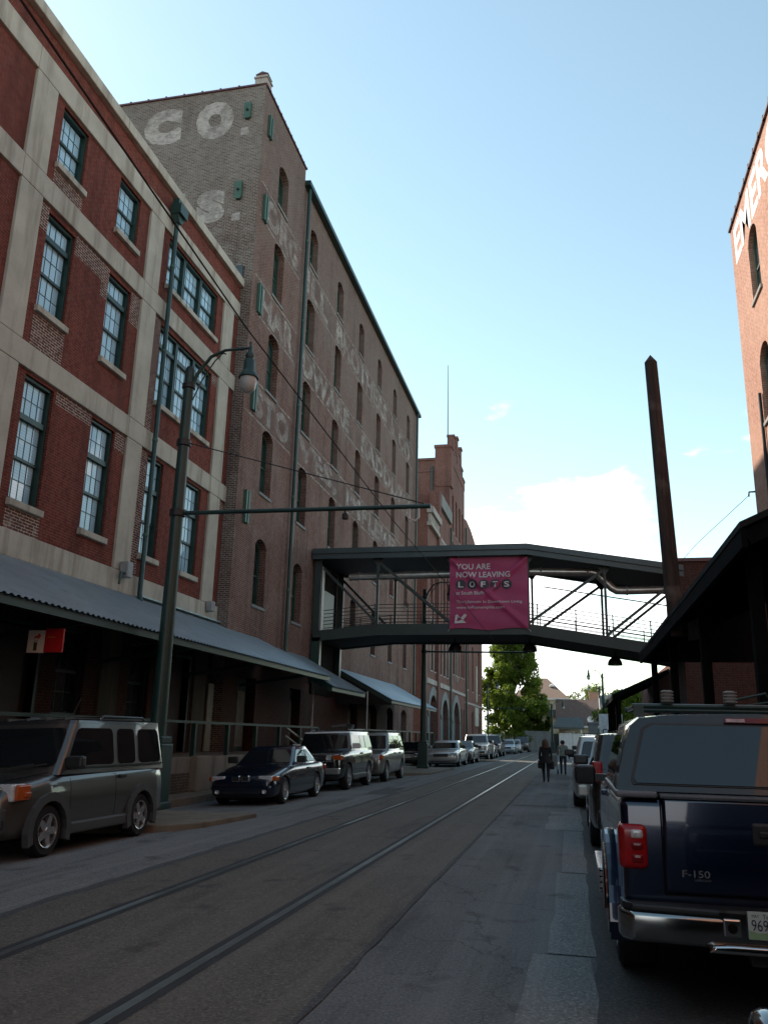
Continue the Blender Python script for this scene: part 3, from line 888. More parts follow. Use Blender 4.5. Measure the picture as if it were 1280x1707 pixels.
# roof edges
for k in range(12):
    y0 = 28.02 + k * 0.475
    part('coping_tile', MB().box(-12.28, -11.93, y0, y0 + 0.44, 28.62, 28.70).box(-12.29, -11.92, y0 + 0.4, y0 + 0.47, 28.62, 28.725), plain('tile_maroon', (0.11, 0.055, 0.06), 0.5), B2)
for k in range(20):
    x0 = -12.4 - k * 0.86
    part('coping_tile', MB().box(x0 - 0.84, x0, 27.93, 28.28, 28.625, 28.70).box(x0 - 0.86, x0 - 0.78, 27.92, 28.29, 28.62, 28.74), plain('tile_maroon', (0.11, 0.055, 0.06), 0.5), B2)
cp = part('corner_cap', MB().box(-12.5, -11.95, 27.95, 28.5, 28.70, 28.98).box(-12.54, -11.9, 27.9, 28.55, 28.98, 29.05).box(-12.46, -11.97, 28.0, 28.45, 29.05, 29.2), STONE, B2)
part('cap_tile', MB().prism([(-12.5, 29.2), (-11.92, 29.2), (-12.2, 29.33)], 'y', 27.95, 28.5), plain('tile_maroon', (0.11, 0.055, 0.06), 0.5), cp)
gt = part('gutter', MB().prism([(-12.3, 27.76), (-11.72, 27.76), (-11.72, 28.0), (-12.3, 28.05)], 'y', 33.7, 65.4), GREEN, B2)
for y, z1 in ((34.05, 27.75), (64.4, 27.75)):
    dp = part('drainpipe', MB().tube([(-11.86, y, z1), (-11.86, y, 4.6)], 0.085, 10), GREEN, B2, smooth=40)
    for z in (24.8, 20.5, 16.2, 11.8, 7.6):
        part('pipe_clip', MB().lathe([(0.1, -0.06), (0.1, 0.06)], (-11.86, y, z), n=10), GREEN_L, dp)
part('end_chimney', MB().box(-13.2, -12.3, 64.6, 65.28, 27.75, 29.0).box(-13.25, -12.25, 64.55, 65.33, 29.0, 29.12), BRICK_OLD, B2)
part('parapet_vent', MB().box(-12.75, -12.4, 27.9, 27.99, 19.3, 19.85), STEEL_R, B2)
# iron wall anchors
for x, z0, z1 in ((-12.72, 26.95, 27.75), (-12.86, 23.0, 23.85)):
    part('wall_anchor', MB().prism([(x - 0.15, z0 + 0.1), (x - 0.09, z0), (x + 0.09, z0), (x + 0.15, z0 + 0.1), (x + 0.15, z1), (x - 0.15, z1)], 'y', 27.86, 27.99), GREEN_L, B2, bevel=0.015)
    part('anchor_bolt', MB().lathe([(0.0, -0.1), (0.05, -0.08), (0.06, 0)], (x, 27.86, (z0 + z1) / 2), 'y', 8), BLACK, B2)
for y, z0, z1 in ((28.5, 26.45, 27.5), (28.55, 22.35, 23.6), (28.6, 18.1, 19.4), (28.7, 13.9, 15.1), (28.7, 9.3, 10.6)):
    for dy in (0, 0.24):
        part('wall_anchor', MB().box(XF + 0.005, XF + 0.13, y + dy, y + dy + 0.13, z0, z1), GREEN_L, B2, bevel=0.012)
# faded lettering and ruled lines
FADED = paint_worn('faded_paint', (0.44, 0.39, 0.345), 0.38, 0.62, 1.0, 0.85)
FADED2 = paint_worn('faded_ground_paint', (0.17, 0.125, 0.105), 0.42, 0.66, 0.8, 0.55)
LINE = paint_worn('faded_line', (0.5, 0.46, 0.4), 0.3, 0.6, 1.5, 0.7)
for (zb, zt), a, b in (((22.45, 24.05), 'ORG', (('ILL', 34.7, 3.9), ('BROTHERS', 40.2, 13.3), ('&', 54.8, 1.4), ('CO.', 57.6, 5.3))), ((18.1, 19.65), 'HAR', (('DWARE', 34.7, 8.9), ('SADDLERY', 46.5, 16.4))), ((13.72, 15.3), 'STO', (('VES,', 34.7, 6.8), ('IMPLEMENTS', 43.5, 19.4)))):
    for x, y0, y1 in ((XF, 28.3, 33.6), (XF - 0.05, 34.3, 63.8)):
        for z in (zb, zt):
            part('painted_line', MB().add([(x + 0.003, y0, z - 0.035), (x + 0.003, y1, z - 0.035), (x + 0.003, y1, z + 0.035), (x + 0.003, y0, z + 0.035)], [(0, 1, 2, 3)]), LINE, B2)
        if x > XF - 0.01 or True:
            part('painted_ground', MB().add([(x + 0.002, y0, zb), (x + 0.002, y1, zb), (x + 0.002, y1, zt), (x + 0.002, y0, zt)], [(0, 1, 2, 3)]), FADED2, B2)
    text_mesh(a, 'painted_lettering', FADED, B2, (XF, 29.0, zb + 0.14), (0, 1, 0), (0, 0, 1), zt - zb - 0.28, 4.3, ext=0.005, bold=0.055, gap=1.1)
    for wd, y0, ww in b:
        text_mesh(wd, 'painted_lettering', FADED, B2, (XF - 0.05, y0, zb + 0.14), (0, 1, 0), (0, 0, 1), zt - zb - 0.28, ww, ext=0.005, bold=0.055, gap=1.08)
SIDEPAINT = paint_worn('faded_side_paint', (0.46, 0.435, 0.395), 0.27, 0.55, 1.2, 0.85)
text_mesh('C', 'painted_lettering', SIDEPAINT, B2, (-17.6, 28.0, 26.25), (1, 0, 0), (0, 0, 1), 1.85, 1.8, bold=0.10)
text_mesh('O', 'painted_lettering', SIDEPAINT, B2, (-15.12, 28.0, 26.2), (1, 0, 0), (0, 0, 1), 1.92, 1.75, bold=0.10)
text_mesh('T', 'painted_lettering', SIDEPAINT, B2, (-16.6, 28.0, 22.1), (1, 0, 0), (0, 0, 1), 1.55, 1.3, bold=0.085)
text_mesh('S', 'painted_lettering', SIDEPAINT, B2, (-14.75, 28.0, 22.05), (1, 0, 0), (0, 0, 1), 1.6, 1.3, bold=0.085)
for x, z in ((-13.0, 26.22), (-13.1, 22.05)):
    part('painted_lettering', MB().add([(x, 27.996, z), (x + 0.36, 27.996, z), (x + 0.36, 27.996, z + 0.36), (x, 27.996, z + 0.36)], [(0, 1, 2, 3)]), SIDEPAINT, B2)
if False: part('painted_ground', MB().add([(-18.6, 27.998, 25.6), (-13.6, 27.998, 25.6), (-13.6, 27.998, 28.4), (-18.6, 27.998, 28.4)], [(0, 1, 2, 3)]), FADED2, B2)
part('painted_line', MB().add([(-19, 27.997, 20.9), (-12.05, 27.997, 20.9), (-12.05, 27.997, 21.4), (-19, 27.997, 21.4)], [(0, 1, 2, 3)]), FADED2, B2)
canopy(B2, 31.6, 37.0, -9.05, 3.42, -11.98, 5.0)
canopy(B2, 42.6, 57.5, -9.05, 3.40, -11.98, 4.95)
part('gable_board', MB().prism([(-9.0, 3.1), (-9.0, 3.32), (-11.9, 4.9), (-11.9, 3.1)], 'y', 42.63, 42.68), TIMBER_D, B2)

# ================================================================ brewery
BR = thing('brewery', 'ornate red brick brewery with arches, stone cornices and stepped tower down the street', 'building', (-12.0, 71.0, 0))
def seg(name, y0, y1, z1, ops, back=-17.0, x=-12.0, depth=0.5, mat=BRICK_BREW, skip=('+x', '-z')):
    mb = facade(x, y0, y1, 0, z1, ops, depth)
    closed_box_shell(mb, back, x, y0, y1, 0, z1, skip)
    return part(name, mb, mat, BR)
BG = glass_mat('brewery_glass', (0.03, 0.035, 0.036), 0.1, 0.5)
def fill(ops, x=-12.0, frame=None, glass=BG):
    for a, b, z0, z1, r in ops:
        place_window(arch_window(b - a, z0, z1, r, glass, frame or plain('maroon_frame', (0.09, 0.035, 0.03), 0.6), 0.14, STONE), BR, (x - 0.3, a, z0))
archA = [(72.3, 76.9, 0.1, 5.1, 1.9)]
upA = [(72.75, 74.2, 7.2, 11.6, 0.0), (75.0, 76.5, 7.2, 11.6, 0.0), (72.75, 74.2, 13.0, 18.4, 0.6), (75.0, 76.5, 13.0, 18.4, 0.6)]
archB = [(79.6, 84.0, 0.1, 5.0, 1.9)]
upB = [(78.1, 79.5, 7.2, 11.9, 0.0), (80.4, 81.8, 7.2, 11.9, 0.0), (82.6, 83.9, 7.2, 11.9, 0.0),
       (78.1, 79.5, 13.0, 18.8, 0.65), (80.4, 81.8, 13.0, 18.8, 0.65), (82.6, 83.9, 13.0, 18.8, 0.65)]
archC = [(87.4, 92.6, 0.1, 5.1, 2.2)]
upC = [(87.6, 88.7, 7.9, 12.2, 0), (89.4, 90.5, 7.9, 12.2, 0), (91.3, 92.4, 7.9, 12.2, 0), (94.2, 95.2, 8.0, 12.2, 0), (95.9, 96.9, 8.0, 12.2, 0)]
for z0, z1 in ((13.4, 17.2), (18.2, 22.0), (23.0, 27.2)):
    upC += [(86.6, 87.9, z0, z1, 0.5), (89.3, 90.7, z0, z1, 0.5), (92.1, 93.5, z0, z1, 0.5), (94.9, 96.2, z0, z1, 0.5)]
lowC = [(94.0, 95.0, 1.0, 4.6, 0.5), (96.0, 97.0, 1.0, 4.6, 0.5)]
seg('wing_wall', 71.0, 77.0, 21.2, archA + upA, -15.5)
seg('wing_wall', 77.01, 84.68, 24.4, archB + upB, -15.5)
seg('tower_wall', 84.7, 97.4, 30.6, archC + upC + lowC, -34.0)
opD = [(104.4, 106.0, 0.9, 4.6, 0.5), (111.6, 113.4, 0.9, 4.6, 0.5), (104.9, 106.4, 7.0, 12.6, 0.3), (111.9, 113.5, 7.0, 12.6, 0.3), (104.9, 106.4, 15.0, 20.0, 0.3), (111.9, 113.5, 15.0, 20.0, 0.3), (99.6, 101.0, 7.0, 12.6, 0.3)]
seg('end_wall', 97.41, 117.0, 22.0, opD, -26.0)
part('curved_gable', MB().prism([(97.6, 22.0), (97.6, 27.2), (99.6, 27.5), (104, 27.4), (108, 26.9), (112, 26.0), (115, 25.0), (117.0, 23.6), (117.0, 22.0)], 'x', -13.0, -12.0), BRICK_BREW, BR)
for o in (archA, archB, archC):
    a, b, z0, z1, r = o[0]
    part('arch_doors', MB().box(-12.6, -12.45, a, b, z0, z1), plain('teal_door', (0.10, 0.16, 0.155), 0.5), BR)
    arc_o = arc_top(a - 0.8, b + 0.8, z1 + 0.75, r + 0.3, 12)
    arc_i = arc_top(a, b, z1, r, 12)
    mb = MB()
    for k in range(12):
        q = [arc_i[k], arc_i[k + 1], arc_o[k + 1], arc_o[k]]
        mb.prism(q, 'x', -12.05, -11.93)
    mb.box(-12.05, -11.92, a - 0.8, a, 0, z1 - r).box(-12.05, -11.92, b, b + 0.8, 0, z1 - r)
    part('stone_arch', mb, STONE_GREY, BR)
fill(upA + upB + upC + lowC + opD)
for y0, y1, z0, z1, pr in ((70.95, 77.0, 5.95, 6.4, 0.12), (77.0, 84.7, 5.95, 6.4, 0.14), (84.7, 97.4, 6.0, 6.3, 0.1), (97.4, 117, 5.3, 5.55, 0.08),
                           (70.9, 76.0, 19.75, 20.1, 0.35), (70.85, 76.0, 20.9, 21.5, 0.5), (77.3, 84.66, 19.9, 20.2, 0.2), (77.3, 84.66, 23.2, 24.5, 0.3)):
    part('cornice', MB().box(-12.1, -12.0 + pr, y0, y1, z0, z1), STONE if z0 < 22 else STONE_GREY, BR, bevel=0.03)
for k in range(10):
    part('dentil', MB().box(-12.05, -11.72, 71.0 + k * 0.5, 71.28 + k * 0.5, 20.15, 20.85), STONE, BR)
for k in range(9):
    part('corbel', MB().box(-12.05, -11.8, 77.6 + k * 0.8, 77.9 + k * 0.8, 18.9, 19.88), STONE, BR)
part('pier', MB().box(-12.7, -11.75, 76.05, 77.25, 0, 24.5), BRICK_BREW, BR)
for y in (72.6, 74.5, 76.75, 78.0, 79.8, 82.2, 84.2, 88.95, 90.85):
    part('stone_mullion', MB().box(-12.05, -11.9, y - 0.09, y + 0.09, 7.2, 11.8), STONE, BR)
# stepped tower top
for y0, y1, z1 in ((84.7, 87.2, 31.9), (87.2, 90.2, 32.6), (90.2, 93.0, 33.4), (93.0, 95.6, 32.5), (95.6, 97.4, 31.6)):
    t = part('tower_step', MB().box(-13.2, -11.95, y0, y1 - 0.01, 30.6, z1).box(-13.25, -11.88, y0, y1 - 0.01, z1, z1 + 0.25), BRICK_BREW, BR)
for y, z in ((87.6, 34.0), (90.4, 34.8), (93.6, 34.6)):
    part('tower_pinnacle', MB().box(-12.6, -11.9, y - 0.45, y + 0.45, 32, z).box(-12.7, -11.8, y - 0.55, y + 0.55, z, z + 0.25), BRICK_BREW, BR)
part('corner_turret', MB().box(-13.6, -11.8, 84.6, 86.0, 27.5, 31.9).box(-13.7, -11.7, 84.5, 86.1, 31.9, 32.2), BRICK_BREW, BR)
part('parapet_band', MB().box(-34, -13.6, 84.6, 84.72, 29.2, 29.5).box(-34, -13.6, 84.55, 84.75, 30.5, 30.75), BRICK_BREW, BR)
sk = part('skylight', MB().prism([(-19.2, 30.6), (-19.2, 31.8), (-16.4, 31.8), (-15.8, 30.6)], 'y', 86.0, 90.0), plain('skylight_glass', (0.30, 0.52, 0.50), 0.1, spec=0.8), BR)
for k in range(5):
    part('skylight_bar', MB().box(-18.9 + k * 0.75, -18.8 + k * 0.75, 85.9, 85.99, 30.6, 31.85), GREEN, sk)
for y, z in ((84.5, 22.8), (97.5, 26.0)):
    part('drainpipe', MB().tube([(-11.78, y, z), (-11.78, y, 0.2)], 0.11, 8), GREEN, BR, smooth=40)
part('side_drainpipe', MB().tube([(-13.9, 84.5, 29.8), (-13.9, 84.5, 20.0)], 0.12, 8), GREEN, BR, smooth=40)
part('wall_sign', MB().box(-11.98, -11.9, 107.6, 111.4, 2.9, 5.2), plain('sign_cream', (0.55, 0.52, 0.45), 0.6), BR)
part('blade_sign', MB().box(-11.98, -11.85, 108.9, 109.5, 5.9, 10.4), plain('sign_cream', (0.55, 0.52, 0.45), 0.6), BR)
part('flagpole', MB().tube([(-12.3, 85.2, 31.9), (-12.3, 85.2, 41.8)], [0.07, 0.03], 6), BLACK, BR)

# ================================================================ right hand side
RB = thing('brick_building', 'sunlit salmon brick building with white painted letters and arched windows on the right', 'building', (6.0, 10.0, 0))
rops = []
for y in (24.25, 19.6, 15.0):
    for z0, z1 in ((15.0, 17.35), (11.0, 13.35), (6.9, 9.3)):
        rops.append((y, y + 1.2, z0, z1, 0.4))
mb = facade(6.0, -70, 27.7, 5.9, 19.0, rops, 0.3, sgn=-1)
closed_box_shell(mb, 6.0, 24, -70, 27.7, 0, 19.0, ('-x', '-z'))
part('wall', mb, BRICK_SUN, RB)
part('lower_wall', facade(6.0, -70, 27.7, 0, 5.9, [], 0.3, sgn=-1), brick_mat('brick_canopy_shade', (0.04, 0.014, 0.011), (0.03, 0.012, 0.01), (0.035, 0.025, 0.02)), RB)  # near-black brick, the shade under the right canopy painted in
RG = glass_mat('right_window_glass', (0.05, 0.065, 0.065), 0.05, 0.6)
for a, b, z0, z1, r in rops:
    place_window(arch_window(b - a, z0, z1, r, RG, plain('olive_frame', (0.09, 0.12, 0.085), 0.5), 0.1, STONE, sd=0.2), RB, (6.14, b, z0), math.pi)
for k in range(20):
    y0 = 27.72 - k * 0.72
    part('coping_tile', MB().box(5.93, 6.3, y0 - 0.7, y0, 19.0, 19.08).box(5.92, 6.31, y0 - 0.71, y0 - 0.62, 19.0, 19.14), plain('tile_maroon', (0.11, 0.055, 0.06), 0.5), RB)
text_mesh('EMERGE', 'painted_lettering', plain('white_wall_letters', (0.80, 0.78, 0.75), 0.7, var=0.1), RB, (6.0, 27.2, 17.4), (0, -1, 0), (0, 0, 1), 1.36, 7.3, ext=0.005, bold=0.03)
part('conduit', MB().tube([(5.93, 25.55, 12.0), (5.93, 25.55, 5.9)], 0.05, 8), BLACK, RB)
part('wire_hook', MB().tube([(5.98, 27.6, 9.45), (5.8, 27.62, 9.45), (5.78, 27.62, 9.3)], 0.03, 6), BLACK, RB)
solo('guy_wire', MB().tube([(5.8, 27.62, 9.35), (4.9, 33.0, 9.0), (4.6, 38.6, 9.0)], 0.012, 4), WIRE, 'thin wire slanting down from the salmon brick wall', 'wire')

SHADE_TIMBER = plain('shade_black_timber', (0.007, 0.007, 0.007), 0.95, spec=0.08, var=0.4)  # timber coloured near black to paint in the shade under the canopy
def timber_canopy(nm, label, y0, y1, xo, zo, xi, zi, posts):
    t = thing(nm, label, 'canopy', (xo, y0, 0))
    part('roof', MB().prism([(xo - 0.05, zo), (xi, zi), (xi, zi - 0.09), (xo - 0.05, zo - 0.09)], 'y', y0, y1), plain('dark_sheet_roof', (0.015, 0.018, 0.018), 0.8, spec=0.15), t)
    part('fascia_board', MB().box(xo - 0.04, xo + 0.03, y0, y1, zo - 0.34, zo - 0.092), SHADE_TIMBER, t)
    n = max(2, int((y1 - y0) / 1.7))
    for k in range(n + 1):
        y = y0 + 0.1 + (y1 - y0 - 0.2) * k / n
        part('rafter', MB().bar((xo + 0.04, y, zo - 0.2), (xi - 0.02, y, zi - 0.2), 0.09, 0.2), SHADE_TIMBER, t)
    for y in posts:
        part('post', MB().box(xo + 0.25, xo + 0.43, y - 0.09, y + 0.09, 0.14, zo - 0.1), SHADE_TIMBER, t)
    return t
RC = timber_canopy('loading_canopy', 'big dark timber canopy sloping out over the pickup on the right', 11.2, 28.7, 2.25, 4.4, 5.97, 6.1, (12.5, 17.4, 22.8, 28.0))
part('hanging_plate', MB().add([(2.75, 21.0, 3.95), (3.3, 21.3, 4.05), (3.3, 21.3, 4.75), (2.75, 21.0, 4.6)], [(0, 1, 2, 3)]), plain('grey_plate', (0.33, 0.33, 0.31), 0.5), RC)
part('gable_infill', MB().prism([(2.35, 4.1), (5.9, 4.1), (5.9, 5.95), (2.35, 4.3)], 'y', 28.55, 28.65), TIMBER_D, RC)
RC2 = timber_canopy('loading_canopy', 'smaller dark canopy on thin posts further along the right', 55.0, 72.0, 2.55, 4.4, 5.95, 6.0, (55.3, 58.4, 61.6, 64.8, 68.0, 71.2))
for z in (1.0, 1.5, 2.2):
    part('rail', MB().box(2.85, 2.9, 55.3, 71.5, z, z + 0.06), BLACK, RC2)
rd = thing('loading_dock', 'shade-darkened brick loading dock and railing behind the parked cars on the right', 'loading dock', (4.5, 20, 0))
part('platform', MB().box(3.2, 5.98, -6, 48, 0.142, 1.0), BRICK_DARK, rd)  # brick colour darkened to paint in the gloom under the canopy
part('handrail', MB().bar((3.3, 2, 1.95), (3.3, 46, 1.95), 0.06, 0.06).bar((3.3, 2, 1.5), (3.3, 46, 1.5), 0.05, 0.05), GREEN, rd)
for k in range(19):
    part('rail_post', MB().box(3.27, 3.33, 2.2 + k * 2.4, 2.26 + k * 2.4, 1.0, 1.92), GREEN, rd)
st = thing('brick_stair_tower', 'brick stub of a stair tower where the footbridge lands on the right', 'building', (6.5, 40, 0))
part('wall', MB().box(4.75, 10, 37.7, 43.0, 0, 9.25), BRICK_DARK, st)
part('coping', MB().box(4.68, 10.05, 37.62, 43.08, 9.25, 9.4), plain('tile_maroon', (0.11, 0.055, 0.06), 0.5), st)
lb = thing('brick_shed', 'low brick building behind the far right canopy', 'building', (7, 62, 0))
lops = [(50.8, 52.2, 3.9, 5.6, 0), (53.0, 54.4, 3.9, 5.6, 0)]
mb = facade(6.0, 49.0, 78, 0, 6.3, lops, 0.2, sgn=-1)
closed_box_shell(mb, 6.0, 16, 49.0, 78, 0, 6.3, ('-x', '-z'))
part('wall', mb, BRICK_BREW, lb)
for a, b, z0, z1, r in lops:
    f = part('window', MB().box(6.12, 6.2, a, b, z0, z1), WHITE, lb)
    for k in range(2):
        part('pane', MB().box(6.1, 6.115, a + 0.08 + k * 0.66, a + 0.62 + k * 0.66, z0 + 0.1, z1 - 0.1), RG, f)

# leaning timber pole
mb = MB()
pts = [(2.45, 20.0, 3.95), (2.36, 20.0, 5.0), (2.27, 20.0, 8.2), (2.20, 20.0, 10.75)]
mb.tube(pts, [0.195, 0.185, 0.165, 0.15], 8)
mb.lathe([(0.15, 0), (0.0, 0.2)], (2.20, 20.0, 10.75), 'z', 8)
def timber_mat():
    m, nt, b = new_mat('weathered_timber')
    p = pos_node(nt)
    c = mixc(nt, mrange(nt, noise(nt, stretch(nt, p, (9, 9, 0.6)), 1.0, 6, 0.7), 0.35, 0.65), (0.022, 0.012, 0.010), (0.075, 0.045, 0.034))
    c = mixc(nt, mrange(nt, noise(nt, p, 1.3, 4), 0.52, 0.7, 0, 0.7), c, (0.2, 0.15, 0.115))
    nt.links.new(c, b.inputs['Base Color'])
    b.inputs['Roughness'].default_value = 0.9
    bump(nt, b, noise(nt, stretch(nt, p, (20, 20, 1)), 1.0, 5), 0.5, 0.02)
    return m
solo('timber_pole', mb, timber_mat(), 'thick weathered timber pole leaning above the right canopy', 'pole', (2.4, 20, 4.0), smooth=50)

# ================================================================ footbridge
FB = thing('footbridge', 'covered dark steel footbridge crossing the street between the warehouses', 'bridge', (-3.5, 40, 0))
def zfloor(x):
    if x < -8.8:
        return 6.3 + (x + 12.0) / 3.2 * 0.32
    if x < -1.9:
        return 6.62
    return 6.62 - (x + 1.9) * 0.163
def zroof(x):
    return 9.72 if x < -1.8 else 9.72 - (x + 1.8) * 0.170
xs_f = [-11.95, -8.8, -1.9, 5.0]
xs_r = [-12.0, -1.8, 4.95]
for y0, y1 in ((38.0, 38.14), (42.2, 42.34)):
    for a, b in zip(xs_f, xs_f[1:]):
        part('girder', MB().add([(a, y, zfloor(a) + dz) for y in (y0, y1) for dz in (0, -0.5)] + [(b, y, zfloor(b) + dz) for y in (y0, y1) for dz in (0, -0.5)],
             [(0, 1, 3, 2), (4, 6, 7, 5), (0, 4, 5, 1), (2, 3, 7, 6), (0, 2, 6, 4), (1, 5, 7, 3)]), STEEL_G, FB)
    for a, b in zip(xs_r, xs_r[1:]):
        yo = -0.35 if y0 < 40 else 0.35
        part('roof_fascia', MB().add([(a, y + yo, zroof(a) + dz) for y in (y0, y1) for dz in (0.52, 0.0)] + [(b, y + yo, zroof(b) + dz) for y in (y0, y1) for dz in (0.52, 0.0)],
             [(0, 1, 3, 2), (4, 6, 7, 5), (0, 4, 5, 1), (2, 3, 7, 6), (0, 2, 6, 4), (1, 5, 7, 3)]), STEEL_R, FB)
        part('gutter_lip', MB().bar((a, y0 + yo - 0.04, zroof(a) + 0.28), (b, y0 + yo - 0.04, zroof(b) + 0.28), 0.08, 0.06), STEEL_R, FB)
for a, b in zip(xs_f, xs_f[1:]):
    part('deck', MB().add([(a, 38.14, zfloor(a) - 0.42), (a, 42.2, zfloor(a) - 0.42), (b, 42.2, zfloor(b) - 0.42), (b, 38.14, zfloor(b) - 0.42),
                           (a, 38.14, zfloor(a) - 0.1), (a, 42.2, zfloor(a) - 0.1), (b, 42.2, zfloor(b) - 0.1), (b, 38.14, zfloor(b) - 0.1)],
                          [(0, 1, 2, 3), (7, 6, 5, 4), (0, 4, 5, 1), (2, 6, 7, 3), (1, 5, 6, 2), (0, 3, 7, 4)]), TIMBER_D, FB)
for a, b in zip(xs_r, xs_r[1:]):
    part('roof', MB().add([(a, 37.8, zroof(a) + 0.1), (a, 42.55, zroof(a) + 0.1), (b, 42.55, zroof(b) + 0.1), (b, 37.8, zroof(b) + 0.1),
                           (a, 37.8, zroof(a) + 0.46), (a, 42.55, zroof(a) + 0.46), (b, 42.55, zroof(b) + 0.46), (b, 37.8, zroof(b) + 0.46)],
                          [(0, 1, 2, 3), (7, 6, 5, 4), (0, 4, 5, 1), (2, 6, 7, 3), (1, 5, 6, 2), (0, 3, 7, 4)]), plain('dark_green_deck', (0.018, 0.026, 0.026), 0.6), FB)
posts = [-11.8, -8.82, -5.3, -1.78, 1.62, 4.7]
for yy in (38.07, 42.27):
    for x in posts:
        w = 0.34 if x == posts[0] else 0.11
        part('truss_post', MB().box(x - w / 2, x + w / 2, yy - 0.07, yy + 0.07, zfloor(x) - 0.02, zroof(x) + 0.12), STEEL_G, FB)
    for a, b in ((0, 1), (1, 2), (2, 3)):
        part('diagonal', MB().bar((posts[a], yy + 0.005, zroof(posts[a]) - 0.1), (posts[b], yy + 0.005, zfloor(posts[b]) + 0.03), 0.1, 0.12), STEEL_G, FB)
    for a, b in ((3, 4), (4, 5)):
        part('diagonal', MB().bar((posts[a], yy + 0.005, zfloor(posts[a]) + 0.03), (posts[b], yy + 0.005, zroof(posts[b]) - 0.1), 0.1, 0.12), STEEL_G, FB)
    for x in posts[1:5]:
        part('gusset', MB().prism([(x - 0.35, zroof(x) + 0.1), (x + 0.35, zroof(x) + 0.1), (x + 0.07, zroof(x) - 0.3), (x - 0.07, zroof(x) - 0.3)], 'y', yy - 0.03, yy + 0.03), STEEL_G, FB)
for yy in (38.35, 42.0):
    for k in range(6):
        h = 0.12 + k * 0.17
        for a, b in ((-11.5, -8.8), (-8.8, -1.9), (-1.9, 4.7)):
            part('railing_bar', MB().bar((a, yy, zfloor(a) + h), (b, yy, zfloor(b) + h), 0.03, 0.03), BLACK, FB)
    for x in (-10.6, -9.0, -7.4, -6.2, -4.6, -3.0, -1.4, 0.3, 1.9, 3.5, 4.2):
        part('railing_post', MB().box(x - 0.025, x + 0.025, yy - 0.02, yy + 0.02, zfloor(x) - 0.1, zfloor(x) + 1.02), BLACK, FB)
dy = 38.75
duct = [(-10.4, dy, 9.02), (-6, dy, 9.06), (-1.8, dy, 9.12), (1.05, dy, 9.05), (1.3, dy, 8.98), (1.95, dy, 8.3), (2.15, dy, 8.18), (2.5, dy, 8.17), (4.8, dy, 8.2)]
du = part('duct', MB().tube(duct, 0.185, 12), GALV_PIPE, FB, smooth=40)
for x, z in ((-9.9, 9.03), (-4.0, 9.09), (-1.2, 9.11), (0.9, 9.06), (2.6, 8.17)):
    part('duct_flange', MB().lathe([(0.185, -0.04), (0.215, -0.03), (0.215, 0.03), (0.185, 0.04)], (x, dy, z), 'x', 12), GALV_PIPE, du)
part('tie_rod', MB().bar((-1.2, 41.6, 8.9), (4.6, 41.6, 7.9), 0.05, 0.05), BLACK, FB)
# landing on the left wall: jambs down to the canopy and a dark doorway
part('landing_post', MB().box(-12.0, -11.55, 38.0, 38.3, 3.9, 6.0), GREEN, FB)
part('landing_post', MB().box(-12.0, -11.7, 42.1, 42.35, 3.9, 6.2), GREEN, FB)
part('landing_panel', MB().box(-12.03, -11.96, 38.3, 42.1, 3.4, 9.7), plain('dark_brown_panel', (0.012, 0.010, 0.009), 0.9, spec=0.05), FB)
part('landing_trim', MB().box(-11.56, -11.53, 37.98, 38.32, 6.3, 9.4).box(-11.7, -11.67, 42.08, 42.36, 3.9, 6.2), plain('pale_edge', (0.4, 0.4, 0.38), 0.5), FB)
part('access_door', MB().box(-11.95, -11.85, 39.3, 41.2, 6.3, 8.5), plain('door_green_dark', (0.02, 0.05, 0.04), 0.5), FB)
for i, (x, lab) in enumerate(((-5.4, 'black pendant lamp under the footbridge, leftmost of three'), (-1.85, 'black pendant lamp hanging below the pink banner, middle of three'), (2.0, 'black pendant lamp under the right end of the footbridge'))):
    zt = zfloor(x) - 0.42
    L = thing('pendant_lamp', lab, 'lamp', (x, 40.2, zt), group='pendant lamps under the footbridge')
    local('stem', MB().tube([(0, 0, 0), (0, 0, -0.25)], 0.035, 6), BLACK, L)
    local('shade', MB().lathe([(0.06, -0.12), (0.075, -0.24), (0.17, -0.28), (0.26, -0.36), (0.32, -0.48), (0.335, -0.62), (0.32, -0.62), (0.0, -0.45)], n=14), BLACK, L, smooth=40)
    local('bulb', MB().lathe([(0.0, -0.62), (0.06, -0.6), (0.08, -0.53), (0.04, -0.46)], n=10), plain('frosted_glass', (0.5, 0.5, 0.48), 0.3), L, smooth=60)

# ---- banner
bn = thing('banner', 'pink banner with white writing tied to the side of the footbridge', 'banner', (-3.5, 37.9, 8.0))
NX, NZ = 40, 36
x0, x1, z0, z1 = -5.36, -1.78, 6.36, 9.68
def by(u, w):
    """creases pulled along the two diagonals and a few slack ripples"""
    d1 = abs(w - u) / 1.4
    d2 = abs(w - (1 - u)) / 1.4
    y = -0.085 * math.exp(-(d1 / 0.03) ** 2) * (0.6 + 0.4 * u) - 0.085 * math.exp(-(d2 / 0.03) ** 2)
    y += 0.018 * math.sin(9 * u + 5 * w) * w + 0.012 * math.sin(23 * w + 4 * u)
    return 37.93 + y
vs, fs = [], []
for j in range(NZ + 1):
    for i in range(NX + 1):
        u, w = i / NX, j / NZ
        sag = 0.05 * math.sin(math.pi * 3 * u) * (1 - w) ** 3
        vs.append((x0 + (x1 - x0) * u - 0.03 * (1 - w) * math.sin(3 * u), by(u, w), z0 + (z1 - z0) * w + sag))
fs = [(j * (NX + 1) + i, j * (NX + 1) + i + 1, (j + 1) * (NX + 1) + i + 1, (j + 1) * (NX + 1) + i) for j in range(NZ) for i in range(NX)]
part('cloth', MB().add(vs, fs), plain('banner_pink', (0.37, 0.03, 0.115), 0.5, 0.0, 0.12, 1.0), bn, smooth=60)
LETTER = plain('banner_white', (0.62, 0.58, 0.58), 0.6, var=0.08)
